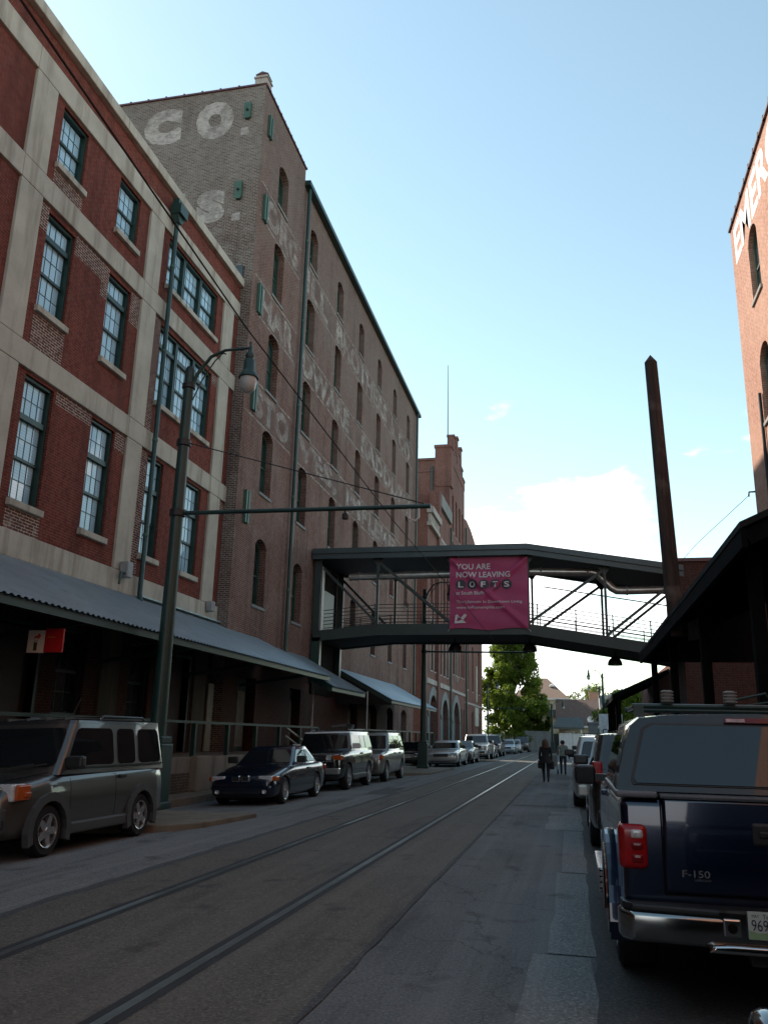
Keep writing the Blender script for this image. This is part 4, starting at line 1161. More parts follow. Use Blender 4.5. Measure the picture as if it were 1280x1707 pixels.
BADGE = plain('banner_dark', (0.045, 0.045, 0.05), 0.6, var=0.08)
def drape(o):
    for v in o.data.vertices:
        wx, wz = v.co.x + ORG[o].x, v.co.z + ORG[o].z
        u, w = (wx - x0) / (x1 - x0), (wz - z0) / (z1 - z0)
        v.co.y = by(u, w) - ORG[o].y - 0.022 + (v.co.y + ORG[o].y - 37.9)
    return o
def btext(s, u, w, h, wd, bold=0.0, mat=LETTER, ext=0.0, nm='lettering'):
    o = text_mesh(s, nm, mat, bn, (x0 + (x1 - x0) * u, 37.9 - ext, z0 + (z1 - z0) * w), (1, 0, 0), (0, 0, 1), h, wd, ext=0.0, bold=bold)
    return drape(o)
btext('YOU ARE', 0.085, 0.83, 0.27, 1.58, 0.02)
btext('NOW LEAVING', 0.085, 0.715, 0.27, 2.48, 0.02)
for i, ch in enumerate('LOFTS'):
    u = 0.145 + i * 0.147
    c = (x0 + (x1 - x0) * u, z0 + (z1 - z0) * 0.617)
    mb = MB()
    pts = [(c[0] + 0.235 * math.cos(a * math.pi / 9), 37.9, c[1] + 0.235 * math.sin(a * math.pi / 9)) for a in range(18)]
    drape(part('letter_disc', mb.add(pts, [tuple(range(18))]), BADGE, bn))
    btext(ch, u - 0.033, 0.575, 0.27, 0.24 if ch != 'F' else 0.21, 0.025, ext=0.035)
btext('at South Bluffs', 0.085, 0.475, 0.16, 1.3, 0.012)
btext('The Ultimate In Downtown Living', 0.085, 0.345, 0.165, 3.0, 0.008)
btext('www.loftsmemphis.com', 0.085, 0.268, 0.165, 2.2, 0.008)
ar = [(0.065, 0.075), (0.215, 0.085), (0.175, 0.125), (0.225, 0.185), (0.195, 0.21), (0.145, 0.15), (0.1, 0.2), (0.075, 0.19)]
drape(part('arrow', MB().add([(x0 + (x1 - x0) * u, 37.9, z0 + (z1 - z0) * w) for u, w in ar], [(0, 1, 2, 5, 6, 7), (2, 3, 4, 5)]), LETTER, bn))
for u, w in ((0, 0), (1, 0), (0, 1), (1, 1)):
    x, z = x0 + (x1 - x0) * u, z0 + (z1 - z0) * w
    part('tie_rope', MB().tube([(x, 37.92, z), (x + (0.1 if u else -0.1), 38.02, z + (0.12 if w else -0.12))], 0.012, 5), WHITE, bn)

# ================================================================ tram poles with street lamps
def lamp_post(label, loc, H=9.75, arm=True, mir=1, s=1.0):
    """mir: +1 lamp reaches towards +X"""
    t = thing('street_lamp', label, 'street lamp', loc, group='green tram poles with bell lamps')
    t.scale = (mir * s, s, s)
    local('pole', MB().tube([(0, 0, 0), (0, 0, 3), (0, 0, H)], [0.19, 0.16, 0.115], 14), GREEN, t, smooth=40)
    local('base', MB().box(-0.26, 0.26, -0.26, 0.26, 0, 1.3).box(-0.31, 0.31, -0.31, 0.31, 0, 0.15).box(-0.23, 0.23, -0.23, 0.23, 1.3, 1.45), GREEN, t, bevel=0.03)
    local('collar', MB().lathe([(0.11, -0.12), (0.155, -0.1), (0.155, 0.0), (0.12, 0.03)], (0, 0, H - 0.35), n=14).lathe([(0.0, 0.12), (0.09, 0.08), (0.12, 0.0)], (0, 0, H), n=14), BLACK, t, smooth=40)
    pts = [(0.06, 0, H - 0.45), (0.2, 0, H - 0.08), (0.5, 0, H + 0.32), (0.85, 0, H + 0.46), (1.5, 0, H + 0.47)]
    ar = local('lamp_arm', MB().tube(pts, [0.045, 0.045, 0.04, 0.035, 0.03], 8), GREEN, t, smooth=50)
    sp = [(0.8 + 0.1 * math.cos(a * 0.7) * (1 - a * 0.06), 0, H + 0.3 + 0.1 * math.sin(a * 0.7) * (1 - a * 0.06)) for a in range(10)]
    local('scroll', MB().tube([(0.12, 0, H - 0.75), (0.3, 0, H - 0.3), (0.6, 0, H + 0.2)] + sp[4:0:-1], 0.017, 6), GREEN, ar, smooth=50)
    lz = H + 0.47
    ln = local('lantern', MB().lathe([(0.0, 0.18), (0.035, 0.12), (0.02, 0.06), (0.05, 0.0), (0.05, -0.1), (0.1, -0.16), (0.11, -0.22), (0.085, -0.28), (0.13, -0.33), (0.135, -0.55), (0.16, -0.62), (0.23, -0.72), (0.235, -0.76), (0.2, -0.77)], (1.47, 0, lz), n=18), GREEN, t, smooth=50)
    local('globe', MB().lathe([(0.19, -0.765), (0.2, -0.88), (0.175, -1.0), (0.11, -1.1), (0.0, -1.14)], (1.47, 0, lz), n=18), plain('ribbed_glass', (0.40, 0.42, 0.40), 0.25, 0.0, 0.15, 20.0), ln, smooth=60)
    if arm:
        local('cross_arm', MB().tube([(0, 0, 6.28), (5.75, 0, 6.24)], 0.05, 8), GREEN, t, smooth=50)
        local('arm_clamp', MB().lathe([(0.15, -0.09), (0.18, -0.07), (0.18, 0.07), (0.15, 0.09)], (0, 0, 6.28), n=12), BLACK, t, smooth=40)
        local('stay_clamp', MB().lathe([(0.13, -0.09), (0.165, -0.07), (0.165, 0.07), (0.13, 0.09)], (0, 0, 7.95), n=12), BLACK, t, smooth=40)
        local('stay_wire', MB().tube([(0.1, 0, 7.95), (5.6, 0, 6.3)], 0.013, 5), WIRE, t)
        local('insulator', MB().lathe([(0.0, -0.08), (0.07, -0.06), (0.07, 0.04), (0.03, 0.08)], (3.9, 0, 6.08), n=10).tube([(3.9, 0, 6.15), (3.9, 0, 6.24)], 0.02, 6), BLACK, t)
        local('wire_hanger', MB().tube([(5.3, 0, 6.24), (5.3, 0, 5.98), (5.42, 0, 5.93), (5.5, 0, 6.0), (5.5, 0, 6.24)], 0.02, 6), WHITE, t)
    return t
lamp_post('green tram pole with bell lamp and long cross arm, nearest on the left', (-8.5, 16.6, 0.03))
lamp_post('dark tram pole with bell lamp on square base under the footbridge', (-7.45, 43.3, 0.02), s=0.93)
lamp_post('slim pale green tram pole in front of the leafy tree', (-10.3, 107, 0.0), s=0.82)
lamp_post('taller of the two street lamps against the sky on the right', (3.35, 96, 0.0), H=8.6, arm=False, mir=-1)
lamp_post('shorter and farther of the two street lamps against the sky on the right', (3.9, 126, 0.0), H=9.0, arm=False, mir=-1)
lamp_post('street lamp pole in front of the beige houses at the street end', (-2.4, 104, 0.0), H=6.2, arm=False, s=0.9)

solo('tram_wire', MB().tube([(-3.6, 2.5, 6.62), (-3.6, 4.01, 6.53), (-3.6, 8.3, 6.22), (-3.56, 16.6, 6.0), (-3.45, 43.3, 6.0), (-3.4, 105, 6.0)], 0.010, 5), WIRE, 'black overhead tram wire running down the street', 'wire')

# ================================================================ trees
def leaf_mat(name, c1, c2):
    m, nt, b = new_mat(name)
    oi = nt.nodes.new('ShaderNodeTexCoord').outputs['Object']
    c = mixc(nt, mrange(nt, noise(nt, oi, 1.1, 4), 0.35, 0.65), c1, c2)
    nt.links.new(c, b.inputs['Base Color'])
    b.inputs['Roughness'].default_value = 0.55
    b.inputs['Specular IOR Level'].default_value = 0.25
    tr = nt.nodes.new('ShaderNodeBsdfTranslucent')
    nt.links.new(mixc(nt, 0.5, c, (0.27, 0.34, 0.03)), tr.inputs[0])
    mx = nt.nodes.new('ShaderNodeMixShader')
    mx.inputs[0].default_value = 0.45
    out = [n for n in nt.nodes if n.type == 'OUTPUT_MATERIAL'][0]
    nt.links.new(b.outputs[0], mx.inputs[1]); nt.links.new(tr.outputs[0], mx.inputs[2]); nt.links.new(mx.outputs[0], out.inputs[0])
    return m
LEAF = leaf_mat('leaf_green', (0.065, 0.115, 0.014), (0.15, 0.21, 0.03))
LEAF_P = leaf_mat('leaf_pale', (0.10, 0.12, 0.035), (0.16, 0.18, 0.06))
BARK = plain('bark', (0.09, 0.07, 0.055), 0.9, var=0.4, scale=5.0)
def tree(label, loc, height, radius, crown_lo, n, leaf, seed, mat=LEAF, clumps=60, flat=1.0, group=None):
    rnd = random.Random(seed)
    t = thing('leafy_tree', label, 'tree', loc, group=group)
    mb = MB()
    mb.tube([(0, 0, 0), (0.05, 0.1, height * 0.2), (0.1, 0, height * 0.45), (0, 0.1, height * 0.8)], [0.28, 0.22, 0.16, 0.04], 8)
    cl = []
    for i in range(clumps):
        a, w = rnd.uniform(0, 2 * math.pi), rnd.random()
        z = crown_lo + (height - crown_lo) * rnd.random() ** 0.85
        f = (z - crown_lo) / (height - crown_lo)
        env = radius * (0.82 if f < 0.25 else 1.0 if f < 0.6 else 1.0 - (f - 0.6) * 1.3) * (0.85 + 0.15 * math.sin(5 * a + 7 * f))
        rr = env * math.sqrt(w)
        cl.append((rr * math.cos(a), rr * math.sin(a) * flat, z, rnd.uniform(0.5, 1.0) * radius * 0.3))
        if i % 3 == 0:
            mb.tube([(0.05, 0.05, max(1.0, z * 0.55)), (rr * 0.5 * math.cos(a), rr * 0.5 * math.sin(a), z * 0.8), (rr * math.cos(a), rr * math.sin(a), z)], [0.09, 0.06, 0.02], 5)
    local('trunk', mb, BARK, t, smooth=60)
    vs, fs = [], []
    for i in range(n):
        cx, cy, cz, cr = cl[i % clumps]
        d = Vector((rnd.gauss(0, 1), rnd.gauss(0, 1), rnd.gauss(0, 0.8)))
        d = d.normalized() * cr * rnd.random() ** 0.45
        c = Vector((cx, cy, cz)) + d
        nrm = Vector((rnd.gauss(0, 1), rnd.gauss(0, 1), rnd.gauss(0.6, 1))).normalized()
        u = nrm.orthogonal().normalized()
        v = nrm.cross(u)
        ang = rnd.uniform(0, 6.28)
        u, v = u * math.cos(ang) + v * math.sin(ang), v * math.cos(ang) - u * math.sin(ang)
        s = leaf * rnd.uniform(0.6, 1.3)
        k = len(vs)
        vs += [c - u * s, c + v * s * 0.5 + nrm * s * 0.12, c + u * s, c - v * s * 0.5 + nrm * s * 0.12]
        fs.append((k, k + 1, k + 2, k + 3))
    cr = local('crown', MB().add(vs, fs), mat, t, fix=False)
    tag(cr, kind='stuff')
    return t
tree('tall leafy green tree growing at the end of the street past the brewery', (-8.2, 121, 0), 15.8, 4.6, 0.4, 44000, 0.24, 11, clumps=190)
tree('round bushy tree low beside the beige house', (-4.5, 122, 0), 7.4, 1.7, 0.5, 8000, 0.19, 12, clumps=45)
tree('pale thin tree far behind the dark roofed house', (3.5, 170, 0), 11.5, 4.6, 6.5, 3500, 0.24, 13, LEAF_P, 40)
tree('yellow green bushy tree behind the posts of the far canopy', (6.0, 96, 0), 6.5, 4.2, 0.5, 9000, 0.2, 14, clumps=50)
for i, (x, y, r, lab) in enumerate(((-1.9, 113.0, 0.8, 'yellow green shrub behind the grey yard wall, left one'), (0.6, 112.9, 0.9, 'yellow green shrub behind the white gate'), (-5.6, 112.5, 1.1, 'dark shrub under the tall leafy tree'))):
    t = thing('shrub', lab, 'shrub', (x, y, 0), group='shrubs at the street end')
    rnd = random.Random(40 + i)
    vs, fs = [], []
    for k in range(1500):
        d = Vector((rnd.gauss(0, 1), rnd.gauss(0, 1), rnd.gauss(0, 1))).normalized() * rnd.random() ** 0.4
        c = Vector((d.x * r * 1.5, d.y * r, 1.6 + d.z * 0.9 * r))
        u = Vector((rnd.gauss(0, 1), rnd.gauss(0, 1), rnd.gauss(0, 1))).normalized() * 0.13
        v = u.orthogonal().normalized() * 0.08
        q = len(vs)
        vs += [c - u, c + v, c + u, c - v]
        fs.append((q, q + 1, q + 2, q + 3))
    local('foliage', MB().add(vs, fs), LEAF, t, fix=False)
    local('stem', MB().tube([(0, 0, 0), (0.1, 0, 0.8), (0, 0.1, 1.5)], [0.08, 0.06, 0.03], 6), BARK, t)

# ================================================================ houses at the street end
TAN = plain('tan_render', (0.50, 0.45, 0.34), 0.85, var=0.12, scale=0.8)
TANB = plain('tan_siding', (0.40, 0.36, 0.27), 0.85, var=0.15, scale=0.8)
def shingle_mat(name, col):
    m, nt, b = new_mat(name)
    p = pos_node(nt)
    c = mixc(nt, mrange(nt, noise(nt, p, 3.5, 5, 0.7), 0.35, 0.65), tuple(x * 0.65 for x in col), col)
    nt.links.new(c, b.inputs['Base Color'])
    b.inputs['Roughness'].default_value = 0.9
    return m
SH_BR, SH_DK, SH_GR = shingle_mat('shingle_brown', (0.24, 0.155, 0.115)), shingle_mat('shingle_dark', (0.17, 0.11, 0.09)), shingle_mat('shingle_grey', (0.11, 0.125, 0.125))
def house(label, x0, x1, y0, y1, hw, hr, roofmat, wall, hip=True, over=0.4, ridge='x'):
    t = thing('house', label, 'house', ((x0 + x1) / 2, y0, 0))
    part('wall', MB().box(x0, x1, y0, y1, 0, hw), wall, t)
    a0, a1, b0, b1 = x0 - over, x1 + over, y0 - over, y1 + over
    if hip:
        d = min(x1 - x0, y1 - y0) * 0.42
        rx0, rx1, ym = (a0 + d, a1 - d, (b0 + b1) / 2)
        v = [(a0, b0, hw), (a1, b0, hw), (a1, b1, hw), (a0, b1, hw), (rx0, ym, hr), (rx1, ym, hr)]
        f = [(0, 1, 5, 4), (1, 2, 5), (2, 3, 4, 5), (3, 0, 4), (0, 3, 2, 1)]
    elif ridge == 'x':
        ym = (b0 + b1) / 2
        v = [(a0, b0, hw), (a1, b0, hw), (a1, b1, hw), (a0, b1, hw), (a0, ym, hr), (a1, ym, hr)]
        f = [(0, 1, 5, 4), (1, 2, 5), (2, 3, 4, 5), (3, 0, 4), (0, 3, 2, 1)]
    else:
        xm = (a0 + a1) / 2
        v = [(a0, b0, hw), (a1, b0, hw), (a1, b1, hw), (a0, b1, hw), (xm, b0, hr), (xm, b1, hr)]
        f = [(0, 1, 4), (1, 2, 5, 4), (2, 3, 5), (3, 0, 4, 5), (0, 3, 2, 1)]
    part('roof', MB().add(v, f), roofmat, t)
    part('eaves_board', MB().box(a0, a1, b0 - 0.03, b0, hw - 0.22, hw + 0.02), WHITE, t)
    return t
def hwin(t, x0, x1, y, z0, z1, n=2):
    f = part('window', MB().box(x0, x1, y - 0.08, y + 0.05, z0, z1), WHITE, t)
    w = (x1 - x0 - 0.1 * (n + 1)) / n
    for k in range(n):
        a = x0 + 0.1 + k * (w + 0.1)
        part('pane', MB().box(a, a + w, y - 0.1, y - 0.07, z0 + 0.1, z1 - 0.1), BG, f)
h1 = house('beige two storey house with brown hip roof behind the tree', -8.5, -0.75, 128, 138, 7.35, 10.6, SH_BR, TAN)
part('balcony', MB().box(-3.6, -1.4, 127.2, 128, 4.6, 4.8).box(-3.6, -1.4, 127.15, 127.25, 4.8, 5.7), plain('balcony_dark', (0.05, 0.055, 0.055), 0.6), h1)
part('balcony_column', MB().box(-3.75, -3.5, 127.2, 127.45, 0, 4.6), WHITE, h1)
part('roof_vent', MB().lathe([(0.35, 0), (0.35, 0.25), (0.0, 0.4)], (-2.9, 130.6, 9.2), n=10), WHITE, h1)
hwin(h1, -6.5, -5.2, 128, 4.9, 6.6); hwin(h1, -2.0, -1.2, 128, 5.2, 6.7, 1); hwin(h1, -5.4, -4.2, 128, 1.3, 3.0)
h2 = house('low house with dark brown gable roof and pale gable edge at the street end', -1.8, 3.2, 116, 124, 3.3, 6.9, SH_DK, TANB, hip=False)
part('verge_board', MB().bar((3.62, 115.6, 3.35), (3.62, 120, 6.98), 0.1, 0.28), WHITE, h2)
part('porch_roof', MB().add([(-2.6, 113.6, 3.1), (1.4, 113.6, 3.1), (1.4, 116.4, 4.4), (-1.9, 116.4, 4.4)], [(0, 1, 2, 3)]).box(-2.6, 1.4, 113.55, 113.65, 2.85, 3.1), SH_GR, h2)
part('porch_column', MB().box(0.95, 1.15, 113.7, 113.9, 0, 2.85), WHITE, h2)
hwin(h2, -1.0, 0.2, 116, 1.0, 2.6); 
h3 = house('grey roofed house farther back on the right', 1.5, 9.5, 132, 140, 5.0, 8.3, SH_GR, TAN)
part('brick_chimney', MB().box(2.6, 4.0, 135, 136, 7.0, 8.7), BRICK_SUN, h3)
h4 = house('distant pale house with grey roof behind the street lamps', 4.6, 13, 150, 160, 8.0, 10.2, SH_GR, TAN)
hwin(h4, 6.2, 7.4, 150, 5.6, 7.2)
h5 = house('beige house with grey shingle roof above the far canopy posts', 8, 18, 112, 122, 4.5, 7.5, SH_GR, TAN)
hwin(h5, 9.5, 11.0, 112, 1.6, 3.2)
# yard walls, gates, fence
yw = solo('yard_wall', MB().box(-6.0, -2.55, 111.6, 111.9, 0, 2.35).box(-6.1, -2.5, 111.55, 111.95, 2.35, 2.5), STONE_GREY, 'grey concrete yard wall under the trees at the street end', 'wall')
gt = thing('yard_gate', 'white panelled double gate in the yard wall at the street end', 'gate', (0.4, 111.4, 0))
for k, (a, b) in enumerate(((-1.75, -0.1), (-0.06, 1.6), (1.64, 3.4))):
    p = part('gate_leaf', MB().box(a, b, 111.35, 111.42, 0.1, 2.3), WHITE, gt)
    part('gate_rail', MB().box(a, b, 111.31, 111.349, 1.15, 1.28).box(a, b, 111.31, 111.349, 2.2, 2.3).box(a, b, 111.31, 111.349, 0.1, 0.22), WHITE, p)
solo('dark_gate', MB().box(-2.5, -1.8, 111.6, 111.7, 0, 2.2), BLACK, 'narrow dark gate between the grey wall and the white gate', 'gate')
pf = thing('picket_fence', 'pale picket fence beside the brewery end wall', 'fence', (-10, 118, 0))
for k in range(11):
    h = 1.9 + 0.25 * math.sin(k * 1.3)
    part('picket', MB().prism([(-11.8 + k * 0.36, 0), (-11.55 + k * 0.36, 0), (-11.55 + k * 0.36, h), (-11.675 + k * 0.36, h + 0.25), (-11.8 + k * 0.36, h)], 'y', 118.0, 118.05), STONE, pf)
part('fence_rail', MB().box(-11.9, -7.8, 118.06, 118.1, 0.5, 0.6).box(-11.9, -7.8, 118.06, 118.1, 1.4, 1.5), STONE, pf)
bd = thing('sign_board', 'white board with dark capital letters above the parked cars on the right', 'sign', (3.3, 84, 0))
part('board', MB().box(2.45, 4.6, 84, 84.1, 2.0, 4.0), plain('board_white', (0.6, 0.64, 0.66), 0.5), bd)
part('board_leg', MB().box(2.6, 2.7, 84.0, 84.08, 0, 2.0).box(4.3, 4.4, 84.0, 84.08, 0, 2.0), BLACK, bd)
text_mesh('CORP', 'lettering', BLACK, bd, (2.72, 84, 2.12), (1, 0, 0), (0, 0, 1), 0.52, 1.75, ext=0.006, bold=0.02)
sh = solo('storage_shed', MB().box(1.5, 2.4, 86, 89, 0, 3.1).box(1.4, 2.5, 85.9, 89.1, 3.1, 3.25), plain('shed_grey', (0.2, 0.21, 0.21), 0.7), 'small grey flat roofed shed left of the white board', 'shed')
cones = solo('post_sign', MB().box(-5.7, -5.45, 108.0, 108.04, 0.3, 1.0).box(-5.6, -5.55, 108.0, 108.03, 0, 0.3), WHITE, 'small white sign standing at the kerb at the street end', 'sign')
sd_ = thing('satellite_dish', 'small pale dish on the porch roof of the low house', 'dish', (2.25, 113.4, 3.6))
local('dish', MB().lathe([(0.0, 0.08), (0.25, 0.03), (0.42, -0.08)], (0, -0.2, 0.5), 'y', 14), WHITE, sd_, smooth=60)
local('bracket', MB().tube([(0, 0, -0.6), (0, -0.1, 0.45)], 0.03, 6), BLACK, sd_)

# ================================================================ vehicles
def paint(name, col, metal=0.4, rough=0.3):
    return plain(name, col, rough, metal, 0.06, 1.2, coat=1.0)
def lerp(a, b, t):
    return a + (b - a) * t
def bake(o):
    dg = bpy.context.evaluated_depsgraph_get()
    me = bpy.data.meshes.new_from_object(o.evaluated_get(dg))
    o.modifiers.clear()
    o.data = me
    return me
WHEELS = {}
def wheel_parts(r, w, spokes, dark):
    key = (r, w, spokes, dark)
    if key in WHEELS:
        return WHEELS[key]
    rr = r * 0.66
    ty = MB().lathe([(rr, -w / 2 + 0.01), (r * 0.9, -w / 2), (r * 0.985, -w / 2 + 0.025), (r, -w / 4), (r, w / 4), (r * 0.985, w / 2 - 0.025), (r * 0.9, w / 2), (rr, w / 2 - 0.01), (rr * 0.95, w / 2 - 0.05), (rr * 0.95, -w / 2 + 0.05), (rr, -w / 2 + 0.01)], axis='x', n=28).mesh('tyre', RUBBER, smooth=40)
    rim = MB().lathe([(rr * 1.0, 0.0), (rr, 0.035), (rr * 0.93, 0.03), (rr * 0.9, -0.03), (rr * 0.9, -0.12)], (w / 2 - 0.03, 0, 0), 'x', 28)
    for k in range(spokes):
        a = 2 * math.pi * k / spokes + 0.3
        ca, sa = math.cos(a), math.sin(a)
        def P(u, v, x):
            return (w / 2 - 0.03 + x, u * ca - v * sa, u * sa + v * ca)
        s0, s1 = 0.055 * r / 0.33, 0.04 * r / 0.33
        vs = [P(rr * 0.12, -s0, 0.02), P(rr * 0.12, s0, 0.02), P(rr * 0.95, s1, 0.018), P(rr * 0.95, -s1, 0.018), P(rr * 0.12, -s0, -0.05), P(rr * 0.12, s0, -0.05), P(rr * 0.95, s1, -0.03), P(rr * 0.95, -s1, -0.03)]
        rim.add(vs, [(0, 1, 2, 3), (7, 6, 5, 4), (0, 4, 5, 1), (1, 5, 6, 2), (2, 6, 7, 3), (3, 7, 4, 0)])
    rim.lathe([(0.0, 0.035), (rr * 0.16, 0.033), (rr * 0.22, 0.015), (rr * 0.24, -0.03)], (w / 2 - 0.03, 0, 0), 'x', 16)
    rm = rim.mesh('rim', ALU, smooth=30)
    bk = MB().lathe([(0.0, w / 2 - 0.1), (rr * 0.93, w / 2 - 0.1)], axis='x', n=20).mesh('brake_disc', DARK)
    WHEELS[key] = (ty, rm, bk)
    return WHEELS[key]
def add_wheel(root, x, y, r, w, spokes=5, dark=False):
    ty, rm, bk = wheel_parts(r, w, spokes, dark)
    o = link('wheel', ty, root, (x, y, r))
    o.rotation_euler = (random.uniform(0, 6), 0, 0 if x > 0 else math.pi)
    link('rim', rm, o)
    link('brake_disc', bk, o)
    return o

def make_car(name, label, cat, loc, rz, c, group=None):
    """c: dimensions in metres, front towards local -Y"""
    if loc[0] < -5:
        loc = (loc[0], loc[1], cross(loc[0]) + 0.004)
    t = thing(name, label, cat, loc, rz, group)
    if loc[0] < -5:
        t.rotation_euler = (0, -0.0426, rz)
    ORG.pop(t)
    L, W, H, gc = c['L'], c['W'], c['H'], c.get('gc', 0.2)
    hw = W / 2
    hf, hr, belt, deck = c['hf'], c['hr'], c['belt'], c['deck']
    F, B = -L / 2, L / 2
    cowl, wst, rrt, rbs = c['cowl'], c['wst'], c['rrt'], c['rbs']
    nz = c.get('nose', 1.0)
    P = c['paint']
    st = [(F, gc + 0.22, hf - 0.24 * nz, 0.70), (F + 0.02, gc + 0.12, hf - 0.13 * nz, 0.82), (F + 0.10, gc + 0.03, hf - 0.05 * nz, 0.90), (F + 0.28, gc, hf, 0.955), (F + 0.7, gc, lerp(hf, hr, 0.45), 0.985),
          (cowl - 0.15, gc, hr - 0.01, 1.0), (cowl + 0.25, gc, max(hr, belt - 0.03), 1.0), (lerp(cowl, rbs, 0.5), gc, belt, 1.0), (rbs - 0.3, gc, lerp(belt, deck, 0.5), 1.0)]
    if B - rbs > 0.5:
        st += [(rbs + 0.1, gc, deck, 0.99)]
    st += [(B - 0.32, gc, deck - 0.005, 0.975), (B - 0.1, gc + 0.03, deck - 0.02, 0.945), (B - 0.025, gc + 0.1, deck - 0.06, 0.9), (B, gc + 0.18, deck - 0.14, 0.82)]
    rings = []
    for y, zb, zt, wf in st:
        w = hw * wf
        h = zt - zb
        half = [(0.0, zb), (w * 0.78, zb), (w * 0.955, zb + 0.06), (w * 0.985, zb + 0.25 * h), (w, zb + 0.52 * h), (w * 0.99, zb + 0.74 * h), (w * 0.965, zb + 0.90 * h), (w * 0.90, zt - 0.008), (w * 0.6, zt + 0.012), (0.0, zt + 0.022)]
        ring = [(x, y, z) for x, z in half] + [(-x, y, z) for x, z in reversed(half[1:-1])]
        rings.append(ring)
    n = len(rings[0])
    mb = MB()
    vs = [p for r_ in rings for p in r_]
    fs = [(i * n + k, i * n + (k + 1) % n, (i + 1) * n + (k + 1) % n, (i + 1) * n + k) for i in range(len(rings) - 1) for k in range(n)]
    fs += [tuple(range(n)), tuple((len(rings) - 1) * n + k for k in range(n))]
    body = local('body', mb.add(vs, fs), [P, PLASTIC], t)
    sub = body.modifiers.new('s', 'SUBSURF'); sub.levels = sub.render_levels = 2
    # wheel arches and door gaps cut out
    cut = MB()
    yf, yr, wr = c['yf'], c['yr'], c['wr']
    ra = wr + c.get('gap', 0.055)
    for y in (yf, yr):
        for s in (1, -1):
            cut.lathe([(0, hw * 0.62), (ra, hw * 0.62), (ra, hw * 1.2), (0, hw * 1.2)], (0, y, wr + 0.01), 'x', 28) if s > 0 else cut.lathe([(0, -hw * 1.2), (ra, -hw * 1.2), (ra, -hw * 0.62), (0, -hw * 0.62)], (0, y, wr + 0.01), 'x', 28)
    cm = cut.mesh('cut', PLASTIC)
    bmx = bmesh.new(); bmx.from_mesh(cm); bmesh.ops.remove_doubles(bmx, verts=bmx.verts, dist=1e-5); bmesh.ops.recalc_face_normals(bmx, faces=bmx.faces); bmx.to_mesh(cm); bmx.free()
    co = link('cut', cm)
    bpy.context.view_layer.update()
    co.matrix_world = t.matrix_world.copy()
    bpy.context.view_layer.update()
    bo = body.modifiers.new('b', 'BOOLEAN'); bo.object = co; bo.operation = 'DIFFERENCE'; bo.solver = 'EXACT'
    try:
        bo.material_mode = 'TRANSFER'
    except Exception:
        pass
    cd_ = None
    if c.get('seams', True):
        dc = MB()
        for y in c.get('doors', ()):
            if abs(y - yf) < ra + 0.03 or abs(y - yr) < ra + 0.03:
                continue
            for s in (1, -1):
                a, b = sorted((s * hw * 0.955, s * hw * 1.1))
                dc.box(a, b, y - 0.006, y + 0.006, gc + 0.12, belt + 0.1)
        if dc.v:
            cd_ = link('cut', dc.mesh('cut', PLASTIC))
            cd_.matrix_world = co.matrix_world
            b2 = body.modifiers.new('d', 'BOOLEAN'); b2.object = cd_; b2.operation = 'DIFFERENCE'; b2.solver = 'EXACT'; b2.material_mode = 'TRANSFER'
            bpy.context.view_layer.update()
    me = bake(body)
    bpy.data.objects.remove(co)
    if cd_:
        bpy.data.objects.remove(cd_)
    me.polygons.foreach_set('use_smooth', [True] * len(me.polygons))
    me.set_sharp_from_angle(angle=R(38))
    local('underbody', MB().box(-hw * 0.66, hw * 0.66, F + 0.25, B - 0.25, gc - 0.02, belt - 0.25), DARK, t)
    # cabin
    roofp = c.get('roof', P)
    wb, wt = hw * c.get('wb', 0.93), hw * c.get('wt', 0.76)
    zb0 = belt - 0.06
    lev = [(0.0, 0.0), (0.5, 0.47), (0.9, 0.9), (0.97, 0.965)]
    def yfz(tt): return lerp(cowl, wst, tt)
    def yrz(tt): return lerp(rbs, rrt, tt)
    def wz(tt): return lerp(wb, wt, tt ** 1.15)
    def ring(tt, z, sc=1.0, rc=0.1):
        y0, y1, w = yfz(tt), yrz(tt), wz(tt)
        ym = (y0 + y1) / 2
        y0, y1, w = lerp(ym, y0, sc), lerp(ym, y1, sc), w * sc
        pts = []
        for cx, cy, a0 in ((w - rc, y1 - rc, 0), (-w + rc, y1 - rc, 90), (-w + rc, y0 + rc, 180), (w - rc, y0 + rc, 270)):
            for k in range(5):
                a = R(a0 + 22.5 * k)
                pts.append((cx + rc * math.cos(a), cy + rc * math.sin(a), z))
        # bowed front and rear screens
        return [(x, y, z) for x, y, z in pts]
    rs = [ring(tt, zb0 + (H - zb0) * zf, 1.0, 0.10) for tt, zf in lev]
    rs += [ring(1.0, H - 0.018, 0.975, 0.12), ring(1.0, H - 0.002, 0.86, 0.14), ring(1.0, H + 0.012, 0.5, 0.1)]
    n = len(rs[0])
    vs = [p for r_ in rs for p in r_]
    split = c.get('twotone', 99)
    mbl, fsc, fsr = MB(), [], []
    for i in range(len(rs) - 1):
        for k in range(n):
            (fsr if i >= split else fsc).append((i * n + k, i * n + (k + 1) % n, (i + 1) * n + (k + 1) % n, (i + 1) * n + k))
    fsr.append(tuple((len(rs) - 1) * n + k for k in range(n)))
    mbl.add(vs, fsc, 0); k0 = len(mbl.f)
    mbl.f += fsr; mbl.m += [1] * len(fsr)
    local('cabin', mbl, [P, roofp], t, smooth=35)
    def tz(z): return (z - zb0) / (H - zb0)
